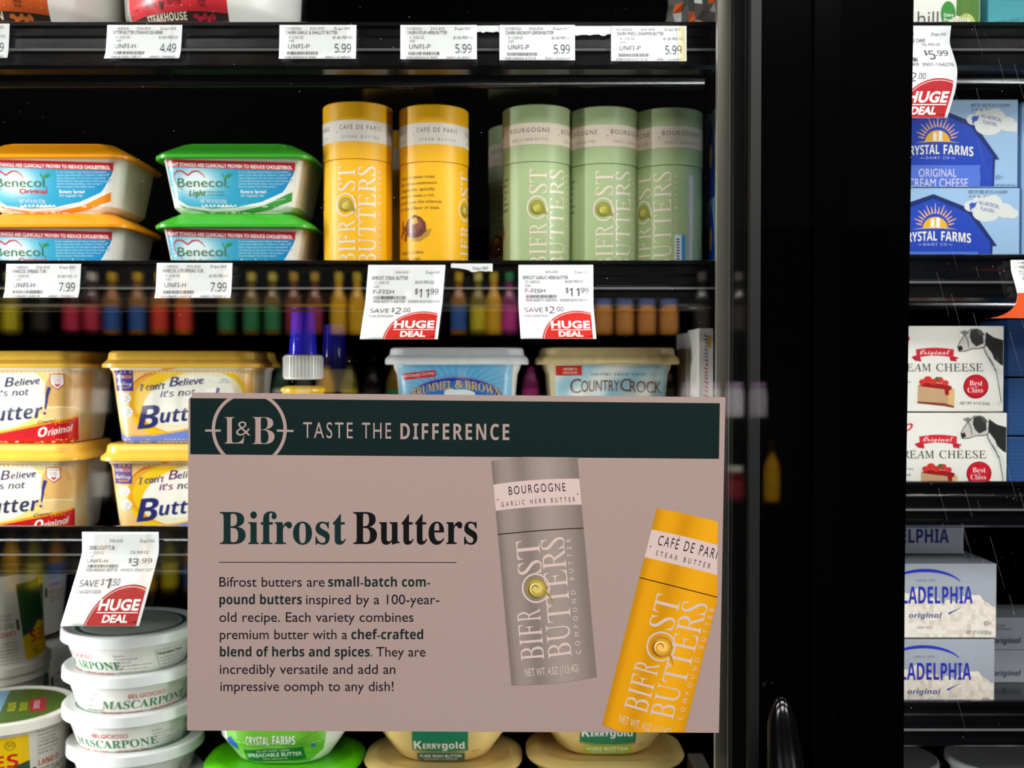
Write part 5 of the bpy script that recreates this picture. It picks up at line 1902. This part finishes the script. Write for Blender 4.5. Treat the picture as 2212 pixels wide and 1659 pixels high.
# ---------------- oval tubs at the bottom
def cf_spread(pr):
    # traced: x 443..728, y 1583..1645
    cl = [(452, 1500), (712, 1500), (690, 1610), (650, 1640), (520, 1642), (470, 1618)]
    for i in range(28):
        pr.rect(445 + i * 10, 1500, 455 + i * 10, 1642, '#78c43c', 1, clip=cl, step=12)
    for i in range(9):
        pr.line([(600, 1592), (680 + i * 3, 1560 + i * 9)], 2.4, '#5fae2e', 2, clip=cl)
        pr.line([(470, 1600 + i * 3), (560, 1596), (660, 1610 - i * 2)], 1.2, '#8fd24e', 2, clip=cl)
    pr.text('b', 'CRYSTAL', 519, 571, 1590, 20, '#f3f6ec', 4, res=3)
    pr.text('b', 'FARMS', 578, 628, 1588, 20, '#f3f6ec', 4, res=3)
    pr.text('n', 'DAIRY CO', 557, 593, 1596, 4.2, '#cfe6b8', 4, sp=1.3)
    pr.poly([(509, 1605), (644, 1595), (648, 1630), (514, 1637)], '#17743c', 4)
    t_ = lambda x, y: (x, y - (x - 510) * 0.06)
    pr.text('n', 'SALTED SWEET CREAM', 540, 613, 1612, 5.4, '#e4f2e0', 6, warp=t_, res=2)
    pr.text('f', 'SPREADABLE BUTTER', 517, 640, 1625, 10, '#f1f7ee', 6, warp=t_, res=3)
    pr.text('n', 'WITH CANOLA OIL', 551, 608, 1634, 5.4, '#e4f2e0', 6, warp=t_, res=2)
    pr.poly([(462, 1585), (478, 1574), (494, 1590), (496, 1609), (465, 1600)], '#2a5cc0', 4)
    pr.ell(667, 1594, 6, 4, '#2a5cc0', 4, 14)
    pr.text('n', 'NET WT 13 OZ (368g)', 470, 508, 1618, 6.5, '#eef4dc', 4, rot=-14)


def kg(word, bandc, cx, dy):
    def d(pr):
        pr.poly([(cx - 60, 1500), (cx + 62, 1500), (cx + 62, 1608 + dy), (cx + 30, 1612 + dy), (cx, 1614 + dy), (cx - 32, 1612 + dy), (cx - 62, 1606 + dy)], '#1c7a54', 1)
        pr.line([(cx - 60, 1604 + dy), (cx - 20, 1610 + dy), (cx + 20, 1611 + dy), (cx + 60, 1605 + dy)], 1.4, '#d8b860', 2)
        if word:
            pr.text('b', 'K', cx - 58, cx - 40, 1602, 22, '#f3f3ea', 3, res=4)
            pr.text('b', 'ERRY', cx - 38, cx + 2, 1601, 14, '#f3f3ea', 3, res=4)
            pr.text('b', 'gold', cx + 4, cx + 54, 1601, 18, '#f3f3ea', 3, res=4)
        else:
            pr.text('b', 'K', cx - 58, cx - 40, 1572, 22, '#f3f3ea', 3, res=4)
            pr.text('b', 'ERRY', cx - 38, cx + 2, 1571, 14, '#f3f3ea', 3, res=4)
            pr.text('b', 'gold', cx + 4, cx + 54, 1571, 18, '#f3f3ea', 3, res=4)
        pr.rect(cx - 52, 1613 + dy, cx + 54, 1648 + dy, bandc, 1, step=12)
        t1, t2 = ('PURE IRISH BUTTER', 'NATURALLY SOFTER') if word else ('IRISH BUTTER', 'WITH OLIVE OIL')
        pr.text('f', t1, cx - 46, cx + 48, 1625 + dy, 7.5, '#e8efe6', 3, res=3)
        pr.text('f', t2, cx - 36, cx + 38, 1633 + dy, 5.6, '#c9d6cc', 3, res=2)
        pr.lines('n', ['BEST BY', 'JUL 26'], cx + 70, 1612 + dy, 6, 4.4, '#8d7a44', 3, wx=0.8)
    return d


VB = [(0, 84, 62, 60), (2, 96, 72, 68), (8, 106, 80, 76), (60, 142, 108, 96), (150, 152, 116, 100), (188, 155, 118, 102), (196, 157, 120, 102)]
VL = [(190, 170, 132, 112), (193, 177, 139, 116), (200, 180, 142, 118), (206, 177, 139, 116), (212, 168, 130, 110), (215, 158, 121, 104), (216, 152, 116, 100), (212, 144, 109, 96), (211, 60, 50, 48)]
YO = 0.794
ko = YO / F
hO = 206 * ko
for (nm, cx, dpt, lidm, bodym, dr, rx, lab1, lab2, up) in (
        ('lime_lid_tub', 585, YO, LIMELID, WHITEP, cf_spread, 585, 'green printed spreadable butter tub just under the lower left corner of the sign', 'lime green lidded tub under it at the bottom picture edge', 1645),
        ('gold_tub', 949, YO, GOLDP, GOLDP, kg(True, '#2c5e52', 935, 0), 937, 'gold oval tub with dark green butter label under the middle of the sign', 'gold lidded oval tub at the bottom, left of its twin', 1640),
        ('gold_tub', 1318, YO, GOLDP, GOLDP, kg(False, '#b4c21c', 1318, -16), 1318, 'gold oval tub with lime butter label under the right of the sign', 'gold lidded oval tub at the bottom, right of its twin', 1626)):
    ztop = P(cx, up, YO + 0.03).z
    up_t = tub(nm, lab1, cx, dpt, ztop, VB, VL, bodym, lidm, dr, (rx, up), group='oval tubs under the sign', seg=12, L=8)
    lo = dup(up_t, (up_t.location.x, up_t.location.y, ztop - 211 * ko), 0.0, lab2)
    # the lower tub is the shallower size and stands on the deck
    lo.location.z = zD + 0.0003
    lo.scale.z = (ztop - zD - 0.0006) / (211 * ko)
carton('barcode_carton', 'grey white carton with a barcode in the bottom corner by the door frame', 1510, 1545, 1590, 1720, 0.81, 0.05, '#b9b6b8',
       lambda pr: [pr.rect(1528 + i * 3, 1610, 1529.5 + i * 3, 1700, '#3a3a3e', 1) for i in range(5)], z=zD)


# ---------------- bottom of the right bay: round white tubs
for i, (cx, rot_, lab) in enumerate(((1934, 0.0, 'white lidded tub at the bottom beside the black frame, right bay'), (2160, 0.5, 'white lidded tub with a barcode in the bottom right corner'))):
    k = 0.87 / F
    zt = P(cx, 1632, 0.87).z
    root = thing('white_lid_round_tub', lab, 'tub', ((cx - 1106) * k, 0.87, zD), 0.0, 'white lidded tubs at the bottom right')
    h = (zt - zD) / k
    bp = scaled([(0, 62, 62, 62), (4, 68, 68, 68), (h - 20, 86, 86, 86), (h - 12, 88, 88, 88)], k * (1.15 if i else 1))
    sc = 1.15 if i else 1.0
    bp = [(z / sc, a, b, r) for z, a, b, r in bp]
    lp = [(z / sc, a, b, r) for z, a, b, r in scaled([(h - 16, 92, 92, 92), (h - 14, 94, 94, 94), (h - 3, 93, 93, 93), (h, 89, 89, 89), (h - 1, 80, 80, 80)], k * sc)]
    loft('body', bp, WHITEP, root, 14)
    loft('lid', lp, mat('white_lid_plastic', '#eeeeee', 0.28), root, 14)
    pr = Print()
    for q in range(12):
        pr.rect(-70 + q * 4, 4, -68 + q * 4, 50, '#3c3838', 1)
    pr.text('k', 'yogurt', 20, 80, 40, 20, '#3a44b0', 2, res=3)
    pr.build('label', lambda x, y, l: surf(bp, x * k, bp[-2][0] - y * k, 0.00012 + 0.00005 * l), root, INK_GLOSS, L=8)

# ================================================================== OPPOSITE AISLE SHELVES (seen mirrored in the door glass)
AY = -1.6
MY = 2 * GY - AY          # mirrored depth


def AP(px, py, back=0.0):
    p = P(px, py, MY + back)
    return Vector((p.x, AY - back, p.z))


gon = thing('store_shelving', 'black shelving across the aisle, seen only mirrored in the door glass', 'shelving', (0, AY - 0.2, 0))
box('back_panel', -2.3, 1.6, -0.22, -0.20, 0.0, 1.93, CASE, gon)
box('base_plinth', -2.3, 1.6, -0.199, 0.17, 0.0, 0.14, BLACKM, gon)
rows_z = [AP(0, 722).z, AP(0, 905).z, AP(0, 1090).z, AP(0, 1290).z]
for z in rows_z:
    box('shelf_board', -2.3, 1.6, -0.199, 0.19, z - 0.03, z, BLACKM, gon, 0.003)
for x in (-2.32, 1.6):
    box('end_panel', x, x + 0.02, -0.22, 0.19, 0.0, 1.93, BLACKM, gon)


ORD = ['first', 'second', 'third', 'fourth', 'fifth', 'sixth', 'seventh', 'eighth', 'ninth', 'tenth', 'eleventh', 'twelfth', 'thirteenth', 'fourteenth', 'fifteenth', 'sixteenth',
       'seventeenth', 'eighteenth', 'nineteenth', 'twentieth'] + ['twenty-' + x for x in ('first', 'second', 'third', 'fourth', 'fifth', 'sixth', 'seventh', 'eighth', 'ninth')] + \
      ['thirtieth'] + ['thirty-' + x for x in ('first', 'second', 'third', 'fourth', 'fifth')]
RN = ['top', 'second', 'third', 'lowest']
count = [0, 0, 0, 0]


def bottle(colour, body, lab, cap, kind):
    lb = '' 
    t = thing('sauce_bottle', lb, 'bottle', (0, -50, 0), 0, '%s bottles across the aisle' % colour)
    mb = mat('bottle_' + body[1:], body, 0.15)
    ml = mat('bottle_label_' + lab[1:], lab, 0.5)
    mc_ = mat('bottle_cap_' + cap[1:], cap, 0.35)
    s = 0.001
    if kind == 'jar':
        loft('body', [(z * s, r * s * 0.82, r * s * 0.82, r * s * 0.82) for z, r in ((0, 28), (3, 31), (70, 31), (78, 27), (82, 25))], mb, t, 5)
        loft('label', [(z * s, r * s * 0.82, r * s * 0.82, r * s * 0.82) for z, r in ((14, 31.3), (58, 31.3))], ml, t, 5, False, False)
        loft('cap', [(z * s, r * s * 0.82, r * s * 0.82, r * s * 0.82) for z, r in ((82, 27), (96, 27), (97, 25))], mc_, t, 5)
    else:
        loft('body', [(z * s, r * s * 0.82, r * s * 0.82, r * s * 0.82) for z, r in ((0, 24), (3, 27), (95, 27), (112, 20), (128, 12), (150, 11))], mb, t, 5)
        loft('label', [(z * s, r * s * 0.82, r * s * 0.82, r * s * 0.82) for z, r in ((14, 27.3), (80, 27.3))], ml, t, 5, False, False)
        loft('cap', [(z * s, r * s * 0.82, r * s * 0.82, r * s * 0.82) for z, r in ((150, 13), (172, 13), (173, 11))], mc_, t, 5)
    return t


KINDS_ = {
    'yellow labelled': ('#6e6412', '#c9b81e', '#d8cf6a', 'b'), 'crimson labelled': ('#3a1414', '#c03048', '#d8d0c8', 'b'),
    'blue labelled': ('#8a5a18', '#2f5a9c', '#d8b020', 'b'), 'red labelled': ('#9a5a14', '#d8402c', '#e0b428', 'b'),
    'green labelled': ('#6a5418', '#2f7a4a', '#c8b44a', 'b'), 'maroon labelled': ('#6a3c20', '#8e2c4c', '#c49a30', 'b'),
    'golden': ('#c8941a', '#d8a818', '#c8b030', 'b'), 'magenta labelled': ('#7a2a5a', '#c03a8a', '#2f8a5a', 'b'),
    'white labelled': ('#4a4a46', '#dcdcd6', '#e8e8e8', 'b'), 'pale amber': ('#b87830', '#c88a48', '#5a6ea8', 'jar'),
    'white and green': ('#2c4a3a', '#d8dcd8', '#b8c0b8', 'b'), 'lilac lidded': ('#c8c4cc', '#d8d4dc', '#a88ab0', 'jar'),
    'wine red': ('#5a1424', '#8a1c30', '#c8c4c0', 'jar'), 'dark': ('#14120e', '#2a2620', '#5a5650', 'b')}
protos = {}


def put(kind, px, row, back=0.0):
    x = AP(px, 800, 0.05 + back).x
    loc = (x, AY - 0.05 - back + random.uniform(-0.006, 0.006) + 0.17, rows_z[row] + 0.0002)
    loc = (x, AY - 0.07 - back, rows_z[row] + 0.0002)
    lb = '%s bottle, %s from the left in the %s row mirrored in the glass' % (kind, ORD[count[row]], RN[row])
    count[row] += 1
    if kind not in protos:
        protos[kind] = bottle(kind, *KINDS_[kind])
        protos[kind].location = loc
        protos[kind]['label'] = lb
        return protos[kind]
    return dup(protos[kind], loc, random.uniform(0, 6), lb)


r1 = [('yellow labelled', 12), ('dark', 78), ('crimson labelled', 146), ('crimson labelled', 190), ('blue labelled', 234), ('blue labelled', 290), ('red labelled', 338), ('red labelled', 390),
      ('green labelled', 484), ('green labelled', 538), ('green labelled', 584), ('maroon labelled', 630), ('maroon labelled', 676), ('golden', 728), ('golden', 768), ('dark', 880),
      ('blue labelled', 990), ('yellow labelled', 1032), ('golden', 1066), ('magenta labelled', 1100), ('magenta labelled', 1140), ('pale amber', 1306), ('pale amber', 1352), ('pale amber', 1400), ('pale amber', 1448), ('dark', 1520), ('dark', 1600)]
for kd, px in r1:
    put(kd, px, 0)
seq = ['white and green', 'white and green', 'dark', 'white labelled', 'white labelled', 'dark', 'white labelled', 'white and green', 'white labelled', 'white labelled', 'dark', 'dark', 'white and green', 'white labelled', 'golden', 'yellow labelled',
       'dark', 'green labelled', 'dark', 'dark', 'green labelled', 'dark', 'dark', 'magenta labelled', 'dark', 'white labelled', 'white labelled', 'dark', 'white labelled', 'dark', 'lilac lidded', 'lilac lidded', 'lilac lidded', 'lilac lidded']
for i, kd in enumerate(seq):
    put(kd, 8 + i * 49.5, 1)
seq = ['golden', 'dark', 'maroon labelled', 'dark', 'white labelled', 'golden', 'dark', 'red labelled', 'golden', 'dark', 'maroon labelled', 'golden']
for i in range(34):
    kd = seq[i % len(seq)]
    if i >= 30:
        kd = 'wine red'
    if i < 9 or 29 <= i < 33:
        put(kd, 10 + i * 49.5, 2)
seq = ['golden', 'yellow labelled', 'blue labelled', 'dark', 'golden', 'white labelled']
for i in range(9):
    put(seq[i % len(seq)], 10 + i * 49.5, 3)
put('golden', 1672, 2)

# added light without a fixture, brightens the opposite shelving for its mirror image
o = area('added_wash_light', (-0.4, -0.5, 2.85), (0, 0, 0), 3.2, 0.15, 30, (1.0, 0.92, 0.82))
o.data.spread = math.radians(80)
d = (Vector((-0.4, AY, 1.5)) - Vector(o.location)).normalized()
o.rotation_euler = d.to_track_quat('-Z', 'Y').to_euler()

# ================================================================== DUST ON THE GLASS
rnd = random.Random(3)
V, Fc = [], []
for i in range(260):
    px = rnd.uniform(0, 1560) if i < 170 else rnd.uniform(1965, 2212)
    py = rnd.uniform(0, 860) if i < 170 else rnd.uniform(0, 1659)
    p = P(px, py, GY - 0.00015)
    r = rnd.choice((0.00012, 0.00018, 0.00025, 0.0004)) * (1.3 if rnd.random() < 0.1 else 0.8)
    b = len(V)
    n = 5
    for s_ in (0, 1):
        for j in range(n):
            a = 2 * PI * j / n + i
            V.append((p.x + r * math.cos(a) * rnd.uniform(0.6, 1.2), p.y + (0.0001 if s_ else 0), p.z + r * math.sin(a) * rnd.uniform(0.6, 1.2)))
    Fc.append(tuple(b + j for j in range(n)))
    Fc.append(tuple(b + n + j for j in reversed(range(n))))
    Fc += [(b + j, b + n + j, b + n + (j + 1) % n, b + (j + 1) % n) for j in range(n)]
# fine scratches on the right pane
for i in range(42):
    px, py = rnd.uniform(1975, 2205), rnd.uniform(50, 1500)
    L = rnd.uniform(20, 120)
    a = P(px, py, GY - 0.00012)
    c = P(px + L * 0.28, py + L, GY - 0.00012)
    wv = Vector((0.00004, 0, 0))
    b = len(V)
    for q in (a - wv, a + wv, c + wv * 0.4, c - wv * 0.4):
        V.append(tuple(q))
    Fc.append((b, b + 1, b + 2, b + 3))
du = mesh_obj('dust_specks', V, Fc, mat('dust', '#8c8a86', 0.8))
tagprops(du, 'fine pale dust specks and scratches on the door glass', 'dust', None, 'stuff')
